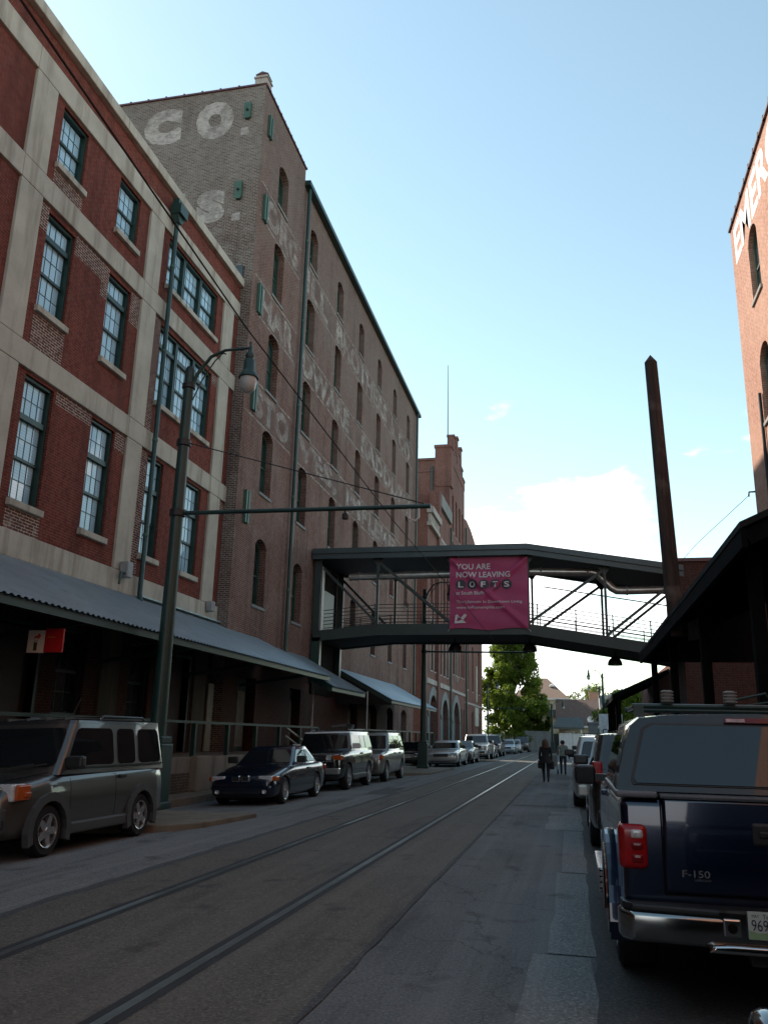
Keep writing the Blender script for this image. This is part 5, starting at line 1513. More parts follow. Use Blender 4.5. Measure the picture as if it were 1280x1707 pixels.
    def slab(pts, off, nm='window', mat=CARGLASS):
        q = [Vector(p) for p in pts]
        rad, q2 = c.get('wrad', 0.06), []
        for i in range(len(q)):
            a, b, d = q[i - 1], q[i], q[(i + 1) % len(q)]
            u, v = (a - b), (d - b)
            k = min(rad, u.length * 0.4, v.length * 0.4)
            p0_, p1_ = b + u.normalized() * k, b + v.normalized() * k
            q2 += [p0_, p0_ * 0.25 + b * 0.5 + p1_ * 0.25, p1_]
        q = q2
        nn = (q[3] - q[0]).cross(q[-3] - q[0]).normalized()
        cen = sum(q, Vector()) / len(q)
        ref = Vector((cen.x, cen.y - (yfz(0.5) + yrz(0.5)) / 2, 0.0))
        if nn.dot(ref) < 0:
            nn = -nn
        m = len(q)
        vs = [p + nn * off for p in q] + [p - nn * 0.02 for p in q]
        return local(nm, MB().add(vs, [tuple(range(m)), tuple(range(2 * m - 1, m - 1, -1))] + [(i, (i + 1) % m, (i + 1) % m + m, i + m) for i in range(m)]), mat, t)
    zl, zh = belt + c.get('wlo', 0.03), H - c.get('whi', 0.13)
    t0, t1 = tz(zl), tz(zh)
    def prof(tt):           # matches the lofted levels above
        for (a, za), (b, zb_) in zip(lev, lev[1:]):
            if tt <= zb_:
                return lerp(a, b, (tt - za) / (zb_ - za))
        return lev[-1][0]
    p0, p1 = prof(t0), prof(t1)
    pm_ = prof((t0 + t1) / 2)
    tm = (zl + zh) / 2
    f = c.get('ws', 0.9)
    slab([(-wz(p0) * f, yfz(p0), zl), (wz(p0) * f, yfz(p0), zl), (wz(p1) * f, yfz(p1), zh), (-wz(p1) * f, yfz(p1), zh)], 0.008, 'windscreen')
    slab([(-wz(p0) * f * 0.95, yrz(p0), zl), (wz(p0) * f * 0.95, yrz(p0), zl), (wz(p1) * f * 0.95, yrz(p1), zh), (-wz(p1) * f * 0.95, yrz(p1), zh)], 0.008, 'rear_window')
    pil = c.get('pillars', (0.2,))
    edges = [None] + list(pil) + [None]
    for s in (1, -1):
        for i in range(len(edges) - 1):
            a, b = edges[i], edges[i + 1]
            pw_ = c.get('pw', 0.045)
            ya0 = yfz(p0) + 0.16 if a is None else a + pw_
            ya1 = yfz(p1) + 0.13 if a is None else a + pw_
            yb0 = yrz(p0) - c.get('cq', 0.16) if b is None else b - pw_
            yb1 = yrz(p1) - c.get('cq', 0.13) if b is None else b - pw_
            sl = slab([(s * wz(p0), ya0, zl), (s * wz(p0), yb0, zl), (s * wz(p1), yb1, zh), (s * wz(p1), ya1, zh)], 0.008, 'side_window')
        # door mirror
        my = yfz(p0) + 0.22
        mr = local('door_mirror', MB().box(min(s * hw * 0.93, s * (hw + 0.2)), max(s * hw * 0.93, s * (hw + 0.2)), my - 0.09, my + 0.04, belt + 0.02, belt + 0.19), c.get('mirror', PLASTIC), t, bevel=0.035)
        for yd in c.get('handles', ()):
            local('door_handle', MB().box(min(s * hw * 0.965, s * (hw + 0.015)), max(s * hw * 0.965, s * (hw + 0.015)), yd - 0.1, yd + 0.1, belt - 0.16, belt - 0.11), c.get('hmat', P), t, bevel=0.012)
    for y in (yf, yr):
        for s in (1, -1):
            add_wheel(t, s * (hw - c.get('ww', 0.21) / 2 - 0.015), y, wr, c.get('ww', 0.21), c.get('spokes', 5))
            if c.get('flare'):
                arc = [(y + (ra + 0.11) * math.cos(R(a)), wr + (ra + 0.11) * math.sin(R(a))) for a in range(-20, 201, 20)]
                arci = [(y + (ra - 0.004) * math.cos(R(a)), wr + (ra - 0.004) * math.sin(R(a))) for a in range(-20, 201, 20)]
                fl = MB()
                for k in range(len(arc) - 1):
                    fl.prism([arci[k], arci[k + 1], arc[k + 1], arc[k]], 'x', s * hw * 0.93, s * (hw + 0.028))
                local('wheel_flare', fl, c['flare'], t, smooth=50)
    # front and rear fittings
    for s in (1, -1):
        hx, hz, hw_, hh = c['hl']
        hl = local('headlight', MB().box(s * hx * hw - hw_ / 2, s * hx * hw + hw_ / 2, F + c.get('hly', 0.045), F + c.get('hly', 0.045) + 0.28, hz - hh / 2, hz + hh / 2), LAMP_CLEAR, t, bevel=0.03)
        local('reflector', MB().lathe([(0.0, 0.05), (hh * 0.34, 0.0), (hh * 0.4, -0.004), (hh * 0.42, 0.02)], (s * (hx * hw - 0.02), F + c.get('hly', 0.045) + 0.002, hz), 'y', 14), CHROME, hl)
        if c.get('amber'):
            ax, aw = c['amber']
            local('turn_signal', MB().box(s * ax * hw - aw / 2, s * ax * hw + aw / 2, F + c.get('hly', 0.045) + c.get('ay', 0.04), F + c.get('hly', 0.045) + 0.32, hz - hh / 2 + 0.01, hz + hh / 2 - 0.01), AMBER, t, bevel=0.025)
        tx, tz0, tz1, tw = c['tl']
        local('tail_light', MB().box(s * tx * hw - tw / 2, s * tx * hw + tw / 2, B - 0.22, B - c.get('tly', 0.02), tz0, tz1), REDLENS, t, bevel=0.03)
    gx, gz0, gz1 = c['grille']
    gr = local('grille', MB().box(-gx, gx, F - 0.004 + c.get('gy', 0.0), F + 0.2, gz0, gz1), c.get('grille_mat', PLASTIC), t, bevel=0.02)
    nb = c.get('gbars', 0)
    for k in range(nb):
        z = lerp(gz0, gz1, (k + 0.5) / nb)
        local('grille_bar', MB().box(-gx * 0.95, gx * 0.95, F - 0.012 + c.get('gy', 0.0), F + 0.02, z - 0.012, z + 0.012), CHROME, gr)
    local('lower_intake', MB().box(-hw * 0.55, hw * 0.55, F + 0.012, F + 0.2, gc + 0.13, gc + 0.26), PLASTIC, t, bevel=0.02)
    local('front_bumper', MB().box(-hw * 0.86, hw * 0.86, F - 0.015, F + 0.2, *c.get('bump', (gc + 0.29, gc + 0.38))), c.get('bump_mat', P), t, bevel=0.035)
    local('rear_bumper', MB().box(-hw * 0.88, hw * 0.88, B - 0.2, B + 0.02, gc + 0.1, gc + 0.36), c.get('rbump_mat', P), t, bevel=0.04)
    local('number_plate', MB().box(-0.15, 0.15, B + 0.005, B + 0.028, gc + 0.42, gc + 0.57), WHITE, t)
    for y0, y1 in c.get('rails', ()):
        for s in (1, -1):
            local('roof_rail', MB().tube([(s * wt * 0.86, y0, H - 0.01), (s * wt * 0.86, y0 + 0.12, H + 0.05), (s * wt * 0.86, y1 - 0.12, H + 0.05), (s * wt * 0.86, y1, H - 0.01)], 0.02, 6), PLASTIC, t, smooth=50)
        for yy in (lerp(y0, y1, 0.25), lerp(y0, y1, 0.75)):
            local('roof_bar', MB().box(-wt * 0.86, wt * 0.86, yy - 0.03, yy + 0.03, H + 0.035, H + 0.06), PLASTIC, t)
    if c.get('sill'):
        for s in (1, -1):
            local('sill_cladding', MB().box(min(s * hw * 0.86, s * (hw + 0.012)), max(s * hw * 0.86, s * (hw + 0.012)), yf + ra, yr - ra, gc, gc + 0.16), c['sill'], t, bevel=0.03)
    return t

GREY_P = paint('paint_warm_grey', (0.078, 0.074, 0.067), 0.5, 0.3)
NAVY_P = paint('paint_navy', (0.012, 0.018, 0.035), 0.4, 0.25)
BLACK_P = paint('paint_black', (0.010, 0.011, 0.011), 0.2, 0.25)
SILVER_P = paint('paint_silver', (0.42, 0.42, 0.40), 0.7, 0.3)
PEWTER_P = paint('paint_pewter', (0.22, 0.215, 0.195), 0.6, 0.3)
WHITE_P = paint('paint_white', (0.7, 0.7, 0.68), 0.0, 0.3)
DGREY_P = paint('paint_dark_grey', (0.04, 0.042, 0.045), 0.5, 0.3)
BLUE_P = paint('paint_deep_blue', (0.004, 0.011, 0.036), 0.45, 0.2)

# --- left kerb, nearest first; all face the camera
boxy = dict(L=4.3, W=1.8, H=1.84, gc=0.24, hf=0.98, hr=1.08, belt=1.11, deck=1.12, cowl=-1.15, wst=-0.62, rrt=2.02, rbs=2.12, yf=-1.30, yr=1.26, wr=0.335, paint=GREY_P, roof=DGREY_P, twotone=2,
            wb=0.95, wt=0.84, pillars=(0.46, 1.14), cq=0.14, whi=0.14, wlo=0.05, wrad=0.09, pw=0.065, flare=TRIM_GREY, sill=TRIM_GREY, hl=(0.70, 0.86, 0.42, 0.22), amber=(0.93, 0.09), hly=0.09, tl=(0.80, 0.75, 1.1, 0.14), tly=0.04, grille=(0.5, 0.76, 0.94),
            bump=(0.36, 0.68), bump_mat=TRIM_GREY, rbump_mat=TRIM_GREY, doors=(-0.82, 0.42, 1.12), handles=(0.6,), hmat=PLASTIC, spokes=5, ww=0.22, mirror=PLASTIC, rails=((0.2, 1.7),))
el = make_car('boxy_car', 'warm grey boxy car with dark plastic wheel arches, nearest on the left kerb', 'car', (-7.88, 12.08, 0), 0, boxy)
for x in (-0.48, -0.16, 0.16, 0.48):
    local('roof_rib', MB().box(x - 0.012, x + 0.012, -0.5, 1.9, 1.835, 1.862), TRIM_GREY, el)
for s_ in (1, -1):
    local('wiper', MB().bar((s_ * 0.1 + 0.05, -1.17, 1.135), (s_ * 0.1 + 0.55, -1.1, 1.2), 0.02, 0.02), PLASTIC, el)
    local('bonnet_seam', MB().bar((s_ * 0.66, -2.0, 1.008), (s_ * 0.74, -1.2, 1.085), 0.012, 0.01), DARK, el)
    local('fog_recess', MB().box(s_ * 0.66 - 0.13, s_ * 0.66 + 0.13, -2.172, -2.1, 0.42, 0.56), PLASTIC, el, bevel=0.03)
    local('side_marker', MB().box(min(s_ * 0.84, s_ * 0.905), max(s_ * 0.84, s_ * 0.905), -1.88, -1.76, 0.80, 0.86), AMBER, el, bevel=0.012)
    local('window_trim', MB().box(min(s_ * 0.83, s_ * 0.88), max(s_ * 0.83, s_ * 0.88), -0.85, 2.02, 1.125, 1.15), PLASTIC, el)
local('badge', MB().box(-0.06, 0.06, -2.165, -2.1, 0.83, 0.9), CHROME, el, bevel=0.01)
local('aerial', MB().tube([(0.6, -0.55, 1.8), (0.62, -0.3, 2.15)], 0.006, 5), PLASTIC, el)
coupe = dict(L=4.45, W=1.76, H=1.37, gc=0.15, hf=0.72, hr=0.92, belt=0.93, deck=0.95, cowl=-0.75, wst=0.05, rrt=1.0, rbs=1.68, yf=-1.42, yr=1.28, wr=0.315, paint=NAVY_P, wb=0.9, wt=0.68, pillars=(0.62,), cq=0.22,
             hl=(0.68, 0.62, 0.34, 0.13), amber=(0.90, 0.15), ay=0.07, hly=0.05, tl=(0.8, 0.68, 0.85, 0.3), grille=(0.2, 0.57, 0.69), gbars=0, bump=(0.36, 0.46), doors=(-0.62, 0.72), handles=(0.5,), whi=0.1, spokes=10, gap=0.04)
cp = make_car('coupe', 'dark navy coupe with twin kidney grille parked facing us', 'car', (-7.82, 22.0, 0), 0, coupe)
for s in (1, -1):
    local('grille_surround', MB().box(s * 0.12 - 0.105, s * 0.12 + 0.105, -2.24, -2.15, 0.555, 0.705), CHROME, cp, bevel=0.03)
    local('grille_slot', MB().box(s * 0.12 - 0.085, s * 0.12 + 0.085, -2.247, -2.16, 0.575, 0.685), PLASTIC, cp, bevel=0.02)
    local('fog_light', MB().lathe([(0.0, 0.02), (0.05, 0.0), (0.055, 0.03)], (s * 0.6, -2.23, 0.33), 'y', 12), LAMP_CLEAR, cp)
fj = dict(L=4.67, W=1.9, H=1.8, gc=0.3, hf=1.12, hr=1.2, belt=1.22, deck=1.24, cowl=-0.98, wst=-0.72, rrt=2.0, rbs=2.22, yf=-1.36, yr=1.33, wr=0.39, ww=0.26, paint=BLACK_P, roof=WHITE_P, twotone=2, wb=0.93, wt=0.8, pillars=(0.45, 1.1),
          hl=(0.56, 0.99, 0.17, 0.17), amber=(0.83, 0.27), hly=0.0, ay=0.012, tl=(0.80, 0.9, 1.15, 0.12), tly=0.04, grille=(0.42, 0.91, 1.07), grille_mat=PLASTIC, bump=(0.5, 0.66), bump_mat=PLASTIC, doors=(-0.6, 0.5), handles=(0.35,), nose=0.5, rails=((-0.5, 1.9),), sill=TRIM_GREY, mirror=WHITE_P)
f = make_car('retro_off_roader', 'black off-roader with white roof and round headlights in the left row', 'car', (-7.85, 28.0, 0), 0, fj)
local('grille_frame', MB().box(-0.66, 0.66, -2.352, -2.33, 1.08, 1.115).box(-0.66, 0.66, -2.352, -2.33, 0.865, 0.895), ALU, f)
local('grille_emblem', MB().box(-0.2, 0.2, -2.35, -2.33, 0.97, 1.0), ALU, f)
for s in (1, -1):
    local('bumper_end', MB().box(s * 0.66 - 0.22, s * 0.66 + 0.22, -2.40, -2.2, 0.5, 0.68), SILVER_P, f, bevel=0.03)
local('skid_plate', MB().box(-0.4, 0.4, -2.39, -2.2, 0.48, 0.62), SILVER_P, f, bevel=0.03)
local('roof_basket', MB().tube([(0.55, 0.3, 1.85), (0.6, 0.5, 1.98), (0.3, 0.8, 2.02), (-0.2, 0.6, 1.96)], 0.05, 6), PLASTIC, f, smooth=50)
suv = dict(L=4.81, W=1.83, H=1.8, gc=0.25, hf=1.02, hr=1.14, belt=1.15, deck=1.16, cowl=-1.0, wst=-0.35, rrt=2.05, rbs=2.3, yf=-1.42, yr=1.45, wr=0.365, ww=0.24, paint=PEWTER_P, wb=0.93, wt=0.78, pillars=(0.32, 1.28),
           hl=(0.70, 0.90, 0.34, 0.19), amber=(0.93, 0.14), tl=(0.80, 0.85, 1.1, 0.15), tly=0.03, grille=(0.4, 0.8, 0.99), gbars=3, bump=(0.5, 0.72), doors=(-0.6, 0.36, 1.3), handles=(0.1, 1.05), rails=((-0.2, 2.0),))
make_car('sport_utility_car', 'pewter silver SUV with roof rails behind the white roofed off-roader', 'car', (-7.7, 33.2, 0), 0, suv)
sedan = dict(L=5.3, W=1.95, H=1.46, gc=0.18, hf=0.82, hr=0.97, belt=0.98, deck=0.98, cowl=-0.95, wst=-0.2, rrt=1.05, rbs=1.72, yf=-1.6, yr=1.35, wr=0.33, paint=SILVER_P, wb=0.9, wt=0.7, pillars=(0.42,), cq=0.24,
             hl=(0.74, 0.70, 0.4, 0.15), tl=(0.75, 0.72, 0.9, 0.4), grille=(0.42, 0.57, 0.74), gbars=3, bump=(0.38, 0.54), doors=(-0.75, 0.42, 1.5), handles=(0.15, 1.2))
make_car('sedan', 'pale silver sedan just past the dark lamp post', 'car', (-7.3, 51.0, 0), 0, sedan)
sedan2 = dict(sedan, L=4.7, W=1.78, H=1.43, paint=DGREY_P, yf=-1.4, yr=1.25, rbs=1.6)
make_car('sedan', 'small dark sedan parked behind the pale silver sedan', 'car', (-7.15, 57.3, 0), 0, sedan2)
make_car('sedan', 'dark sedan standing by the dock behind the pale silver sedan', 'car', (-9.9, 53.0, 0), 0.1, dict(sedan2, paint=BLACK_P, L=4.8, yf=-1.42))
def pickup(label, loc, P, rz=0.0):
    pk = dict(L=5.6, W=2.0, H=1.9, gc=0.32, hf=1.12, hr=1.22, belt=1.24, deck=1.2, cowl=-1.15, wst=-0.6, rrt=0.85, rbs=1.0, yf=-1.8, yr=1.75, wr=0.4, ww=0.26, paint=P, wb=0.92, wt=0.78, pillars=(0.05,),
              hl=(0.76, 0.98, 0.36, 0.2), tl=(0.9, 0.8, 1.2, 0.14), grille=(0.55, 0.85, 1.08), gbars=2, bump=(0.5, 0.72), bump_mat=CHROME, doors=(-0.75, 0.1, 0.98), handles=(-0.1, 0.8), nose=0.6)
    t = make_car('pickup_truck', label, 'truck', loc, rz, pk)
    local('load_bed', MB().box(-0.8, 0.8, 1.1, 2.7, 1.19, 1.235), DARK, t)
    return t
pickup('silver pickup with chrome grille further down the left row', (-7.1, 66.0, 0), SILVER_P)
make_car('sedan', 'dark compact car squeezed behind the silver pickup', 'car', (-7.1, 72.0, 0), 0, dict(sedan2, L=4.4, rbs=1.5, yr=1.15, yf=-1.3))
pickup('dark pickup with pale bonnet ahead of the light compact cars', (-7.2, 79.0, 0), DGREY_P)
hatch = dict(sedan2, L=4.2, W=1.72, H=1.5, paint=plain('paint_pale_blue', (0.42, 0.48, 0.5), 0.3, 0.4, coat=1.0), cowl=-1.0, wst=-0.35, rrt=1.5, rbs=1.9, yf=-1.3, yr=1.25)
make_car('hatchback', 'pale blue compact car far down the left row', 'car', (-6.7, 92.0, 0), 0, hatch)
make_car('hatchback', 'silver compact car behind the pale blue one far down the left row', 'car', (-6.4, 97.5, 0), 0, dict(hatch, paint=SILVER_P))
make_car('sport_utility_car', 'black SUV parked last in the left row under the tree', 'car', (-6.0, 105.5, 0), 0, dict(suv, paint=BLACK_P))

# --- right kerb: rears towards us
dark_suv = dict(suv, L=4.75, W=1.85, H=1.72, paint=BLACK_P, tl=(0.84, 1.0, 1.3, 0.15), tly=0.02, rails=(), rbs=2.33, rrt=2.1)
make_car('sport_utility_car', 'black SUV with red tail lights parked ahead of the blue pickup', 'car', (1.12, 15.9, 0), math.pi, dark_suv)
make_car('minivan', 'silver minivan ahead of the black SUV on the right', 'car', (0.92, 24.0, 0), math.pi, dict(suv, L=5.0, W=1.95, H=1.7, gc=0.2, paint=SILVER_P, cowl=-1.5, wst=-0.5, tl=(0.82, 0.86, 1.12, 0.14), tly=0.01, rails=(), yf=-1.6, yr=1.5))
make_car('sedan', 'dark car ahead of the silver minivan on the right', 'car', (0.98, 31.5, 0), math.pi, dict(sedan2, H=1.55, belt=1.02))
make_car('sport_utility_car', 'grey SUV far along the right kerb', 'car', (1.05, 38.0, 0), math.pi, dict(suv, paint=DGREY_P))

# --- blue pickup with canopy shell, close on the right
TX, TY = 1.24, 8.62
tr = dict(L=5.5, W=1.96, H=1.80, gc=0.42, hf=1.14, hr=1.24, belt=1.27, deck=1.27, cowl=-1.25, wst=-0.7, rrt=0.55, rbs=0.72, yf=-1.72, yr=1.52, wr=0.385, ww=0.27, paint=BLUE_P, wb=0.9, wt=0.78, pillars=(-0.02,),
          hl=(0.76, 0.98, 0.36, 0.2), tl=(0.905, 0.84, 1.09, 0.14), grille=(0.55, 0.85, 1.08), bump=(0.5, 0.72), bump_mat=CHROME, doors=(-0.8, 0.1, 0.7), handles=(-0.1,), nose=0.6, rbump_mat=BLUE_P)
T = make_car('pickup_truck', 'deep blue pickup with camper shell and chrome rear bumper, close on the right', 'truck', (TX, TY, 0), math.pi, tr)
for ch in list(T.children):
    if ch.name.split('.')[0] in ('rear_bumper', 'number_plate', 'tail_light', 'door_mirror'):
        bpy.data.objects.remove(ch)
for ch in T.children:
    if ch.name.split('.')[0] == 'body':
        for v in ch.data.vertices:
            v.co.y = min(v.co.y, 2.60)
# the rear is built in the truck's own frame: +Y is the tail, +X is the left side as we look at the tail
B_ = 2.75
def mirx(f):
    for s in (1, -1):
        f(s)
local('tail_panel', MB().box(-0.955, 0.955, B_ - 0.34, B_ - 0.06, 0.62, 1.255), BLUE_P, T, bevel=0.05, seg=3, smooth=40)
local('tailgate', MB().box(-0.70, 0.70, B_ - 0.3, B_ - 0.035, 0.70, 1.27), BLUE_P, T, bevel=0.025, seg=3, smooth=40)
tg = local('tailgate_lip', MB().box(-0.71, 0.71, B_ - 0.32, B_ - 0.015, 1.262, 1.292), plain('lip_grey', (0.10, 0.11, 0.12), 0.35), T, bevel=0.012)
local('tailgate_gap', MB().box(-0.712, -0.702, B_ - 0.3, B_ - 0.054, 0.7, 1.27).box(0.702, 0.712, B_ - 0.3, B_ - 0.054, 0.7, 1.27).box(-0.71, 0.71, B_ - 0.3, B_ - 0.054, 0.688, 0.698), DARK, T)
hd = local('tailgate_handle', MB().box(-0.17, 0.17, B_ - 0.1, B_ - 0.025, 1.0, 1.14), PLASTIC, T, bevel=0.02)
local('handle_lever', MB().box(-0.13, 0.13, B_ - 0.05, B_ - 0.012, 1.05, 1.09), PLASTIC, hd, bevel=0.01)
def shell_light(s):
    a, b = sorted((s * 0.80, s * 0.978))
    tl = local('tail_light', MB().box(a, b, B_ - 0.3, B_ - 0.02, 0.83, 1.10), REDLENS, T, bevel=0.045, seg=4, smooth=50)
    a, b = sorted((s * 0.825, s * 0.905))
    local('reverse_lens', MB().box(a, b, B_ - 0.06, B_ - 0.012, 1.015, 1.07), plain('reverse_lens', (0.6, 0.6, 0.58), 0.15, 0.2, 0.3, 30.0), tl, bevel=0.02, seg=3)
    local('brake_lens', MB().box(a, b, B_ - 0.06, B_ - 0.013, 0.945, 0.995), REDDARK, tl, bevel=0.02, seg=3)
    local('turn_lens', MB().box(a, b, B_ - 0.06, B_ - 0.013, 0.865, 0.925), REDDARK, tl, bevel=0.025, seg=3)
    # bed rail cap and bed side flare
    a, b = sorted((s * 0.72, s * 0.985))
    local('bed_rail_cap', MB().box(a, b, 0.75, B_ - 0.03, 1.262, 1.305), plain('cap_grey', (0.13, 0.14, 0.155), 0.35), T, bevel=0.018, seg=3)
    arc = [(1.52 + 0.58 * math.cos(R(a)), 0.40 + 0.56 * math.sin(R(a))) for a in range(-12, 193, 12)]
    ari = [(1.52 + 0.445 * math.cos(R(a)), 0.40 + 0.44 * math.sin(R(a))) for a in range(-12, 193, 12)]
    fl = MB()
    for k in range(len(arc) - 1):
        fl.prism([ari[k], ari[k + 1], arc[k + 1], arc[k]], 'x', s * 0.9, s * 1.03)
    local('wheel_flare', fl, BLUE_P, T, smooth=50)
    local('flare_chrome', MB().tube([(s * 1.035, y, z) for y, z in [(1.52 + 0.45 * math.cos(R(a)), 0.40 + 0.445 * math.sin(R(a))) for a in range(-12, 193, 12)]], 0.012, 6), CHROME, T, smooth=50)
    sb = local('running_board', MB().box(min(s * 0.8, s * 1.06), max(s * 0.8, s * 1.06), -1.15, 0.95, 0.42, 0.48), ALU, T, bevel=0.02)
    local('board_end', MB().box(min(s * 0.98, s * 1.075), max(s * 0.98, s * 1.075), 0.9, 0.965, 0.40, 0.60), ALU, sb, bevel=0.025)
    for k in range(4):
        zz = 0.43 + k * 0.045
        local('board_groove', MB().box(min(s * 0.99, s * 1.065), max(s * 0.99, s * 1.065), 0.962, 0.972, zz, zz + 0.012), DARK, sb)
    mo = local('door_mirror', MB().box(min(s * 1.02, s * 1.24), max(s * 1.02, s * 1.24), -1.0, -0.85, 1.16, 1.36), PLASTIC, T, bevel=0.07, seg=5, smooth=60)
    local('mirror_arm', MB().box(min(s * 0.9, s * 1.05), max(s * 0.9, s * 1.05), -0.96, -0.88, 1.2, 1.27), PLASTIC, mo)
    local('mirror_glass', MB().box(min(s * 1.045, s * 1.215), max(s * 1.045, s * 1.215), -0.852, -0.845, 1.18, 1.335), CARGLASS, mo)
mirx(shell_light)
# camper shell with big rear window
def shell_ring(y, sc, top):
    w0, w1 = 0.975 * sc, 0.845 * sc
    z0 = 1.30
    half = [(w0, z0), (w0 * 0.985, z0 + 0.06), (lerp(w0, w1, 0.6), lerp(z0, top, 0.62)), (w1 + 0.005, lerp(z0, top, 0.86)), (w1 * 0.93, top - 0.018), (w1 * 0.7, top + 0.004), (0, top + 0.02)]
    return [(x, y, z) for x, z in half] + [(-x, y, z) for x, z in reversed(half[:-1])]
rgs = [shell_ring(0.74, 0.97, 1.78), shell_ring(0.9, 1.0, 1.80), shell_ring(1.8, 1.0, 1.80), shell_ring(2.2, 1.0, 1.79)]
n = len(rgs[0])
# the back slopes forward towards the roof
def lean(ring, base, tilt):
    return [(x, base - (z - 1.30) * tilt, z) for x, y, z in ring]
rgs[-1] = lean(shell_ring(0, 1.0, 1.79), B_ - 0.12, 0.42)
rgs[-2] = lean(shell_ring(0, 1.0, 1.80), B_ - 0.3, 0.42)
vs = [p for r_ in rgs for p in r_]
fs = [(i * n + k, i * n + k + 1, (i + 1) * n + k + 1, (i + 1) * n + k) for i in range(len(rgs) - 1) for k in range(n - 1)] + [tuple(range(n)), tuple((len(rgs) - 1) * n + k for k in range(n))]
SH = local('camper_shell', MB().add(vs, fs), plain('shell_paint', (0.009, 0.014, 0.016), 0.32, 0.2, 0.06, 1.2, coat=0.7), T, smooth=30)
wpts = [(-0.84, 1.352), (0.84, 1.352), (0.855, 1.38), (0.765, 1.69), (0.71, 1.728), (-0.71, 1.728), (-0.765, 1.69), (-0.855, 1.38)]
def back_slab(pts, o0, o1):
    vs = [(x, B_ - 0.12 - (z - 1.30) * 0.42 + o1, z) for x, z in pts] + [(x, B_ - 0.12 - (z - 1.30) * 0.42 + o0, z) for x, z in pts]
    m = len(pts)
    return MB().add(vs, [tuple(range(m)), tuple(range(2 * m - 1, m - 1, -1))] + [(i, (i + 1) % m, (i + 1) % m + m, i + m) for i in range(m)])
local('window_seal', back_slab([(x * 1.025, 1.54 + (z - 1.54) * 1.06) for x, z in wpts], -0.01, 0.008), PLASTIC, SH)
local('rear_window', back_slab(wpts, -0.005, 0.016), CARGLASS, SH)
bl = local('high_brake_light', back_slab([(-0.24, 1.75), (0.24, 1.75), (0.235, 1.782), (-0.235, 1.782)], 0.0, 0.025), REDDARK, SH)
for s in (1, -1):
    local('clear_lens', back_slab([(s * 0.17 - 0.06, 1.755), (s * 0.17 + 0.06, 1.755), (s * 0.17 + 0.06, 1.777), (s * 0.17 - 0.06, 1.777)], 0.02, 0.03), plain('pink_lens', (0.5, 0.36, 0.36), 0.2, 0.0, 0.35, 40.0), bl)
    local('side_window', MB().add([(s * 0.966, 1.1, 1.40), (s * 0.966, 2.35, 1.40), (s * 0.897, 2.2, 1.66), (s * 0.897, 1.1, 1.66)], [(0, 1, 2, 3)]), CARGLASS, SH)
# rack and lamps over the shell
rk = local('roof_rack', MB().tube([(-0.75, 1.2, 1.90), (0.75, 1.2, 1.90)], 0.022, 8).tube([(-0.75, 0.2, 1.90), (0.75, 0.2, 1.90)], 0.022, 8).tube([(0.72, 0.2, 1.9), (0.72, 1.2, 1.9)], 0.02, 8).tube([(-0.72, 0.2, 1.9), (-0.72, 1.2, 1.9)], 0.02, 8)
           .box(0.66, 0.74, 1.17, 1.23, 1.78, 1.9).box(-0.74, -0.66, 1.17, 1.23, 1.78, 1.9), GREEN, T, smooth=40)
for x in (0.47, -0.02):
    wl_ = local('work_lamp', MB().box(x - 0.045, x + 0.045, 1.15, 1.25, 1.925, 2.03), plain('lamp_grey', (0.16, 0.16, 0.155), 0.45, 0.2), rk, bevel=0.02)
    for q in range(4):
        local('lamp_fin', MB().box(x - 0.05, x + 0.05, 1.2, 1.262, 1.938 + q * 0.025, 1.946 + q * 0.025), plain('lamp_fin_grey', (0.22, 0.22, 0.21), 0.45, 0.2), wl_)
local('rack_frame', MB().tube([(-0.1, 0.9, 1.97), (-0.36, 0.9, 2.03), (-0.42, 0.9, 1.9)], 0.012, 6).tube([(-0.15, 0.9, 1.92), (-0.4, 0.9, 1.96)], 0.01, 6), GREEN, rk)
# chrome step bumper
bp = [(-1.0, B_ - 0.16), (-0.985, B_ - 0.02), (-0.93, B_ + 0.06), (-0.42, B_ + 0.115), (-0.38, B_ + 0.10), (0.38, B_ + 0.10), (0.42, B_ + 0.115), (0.93, B_ + 0.06), (0.985, B_ - 0.02), (1.0, B_ - 0.16), (0.9, B_ - 0.2), (-0.9, B_ - 0.2)]
bmp = local('chrome_bumper', MB().prism(bp, 'z', 0.43, 0.60), plain('bumper_chrome', (0.30, 0.31, 0.31), 0.14, 1.0, 0.1, 2.0), T, bevel=0.025, seg=3, smooth=40)
local('bumper_pad', MB().prism([(x * 0.985, y - 0.01) for x, y in bp], 'z', 0.60, 0.645), PLASTIC, bmp, bevel=0.015)
local('step_recess', MB().box(-0.42, 0.42, B_ + 0.02, B_ + 0.106, 0.47, 0.63), plain('bumper_chrome', (0.30, 0.31, 0.31), 0.14, 1.0, 0.1, 2.0), bmp)
local('chrome_step', MB().prism([(-0.50, 0.415), (0.50, 0.415), (0.46, 0.455), (0.36, 0.462), (-0.36, 0.462), (-0.46, 0.455)], 'y', B_ + 0.05, B_ + 0.16), CHROME, bmp, bevel=0.012, seg=3, smooth=40)
hs = local('hitch_socket', MB().box(0.30, 0.40, B_ + 0.1, B_ + 0.118, 0.50, 0.60), CHROME, bmp, bevel=0.01)
local('socket_hole', MB().lathe([(0.0, 0.0), (0.028, 0.0), (0.03, -0.02)], (0.35, B_ + 0.121, 0.55), 'y', 14), DARK, hs)
local('tow_bracket', MB().box(0.14, 0.24, B_ - 0.1, B_ + 0.02, 0.33, 0.41), plain('rusty_iron', (0.06, 0.05, 0.045), 0.8), T)
pl = local('number_plate', MB().box(-0.043, 0.263, B_ + 0.118, B_ + 0.126, 0.50, 0.652), plain('plate_white', (0.62, 0.66, 0.60), 0.4, var=0.08), T)
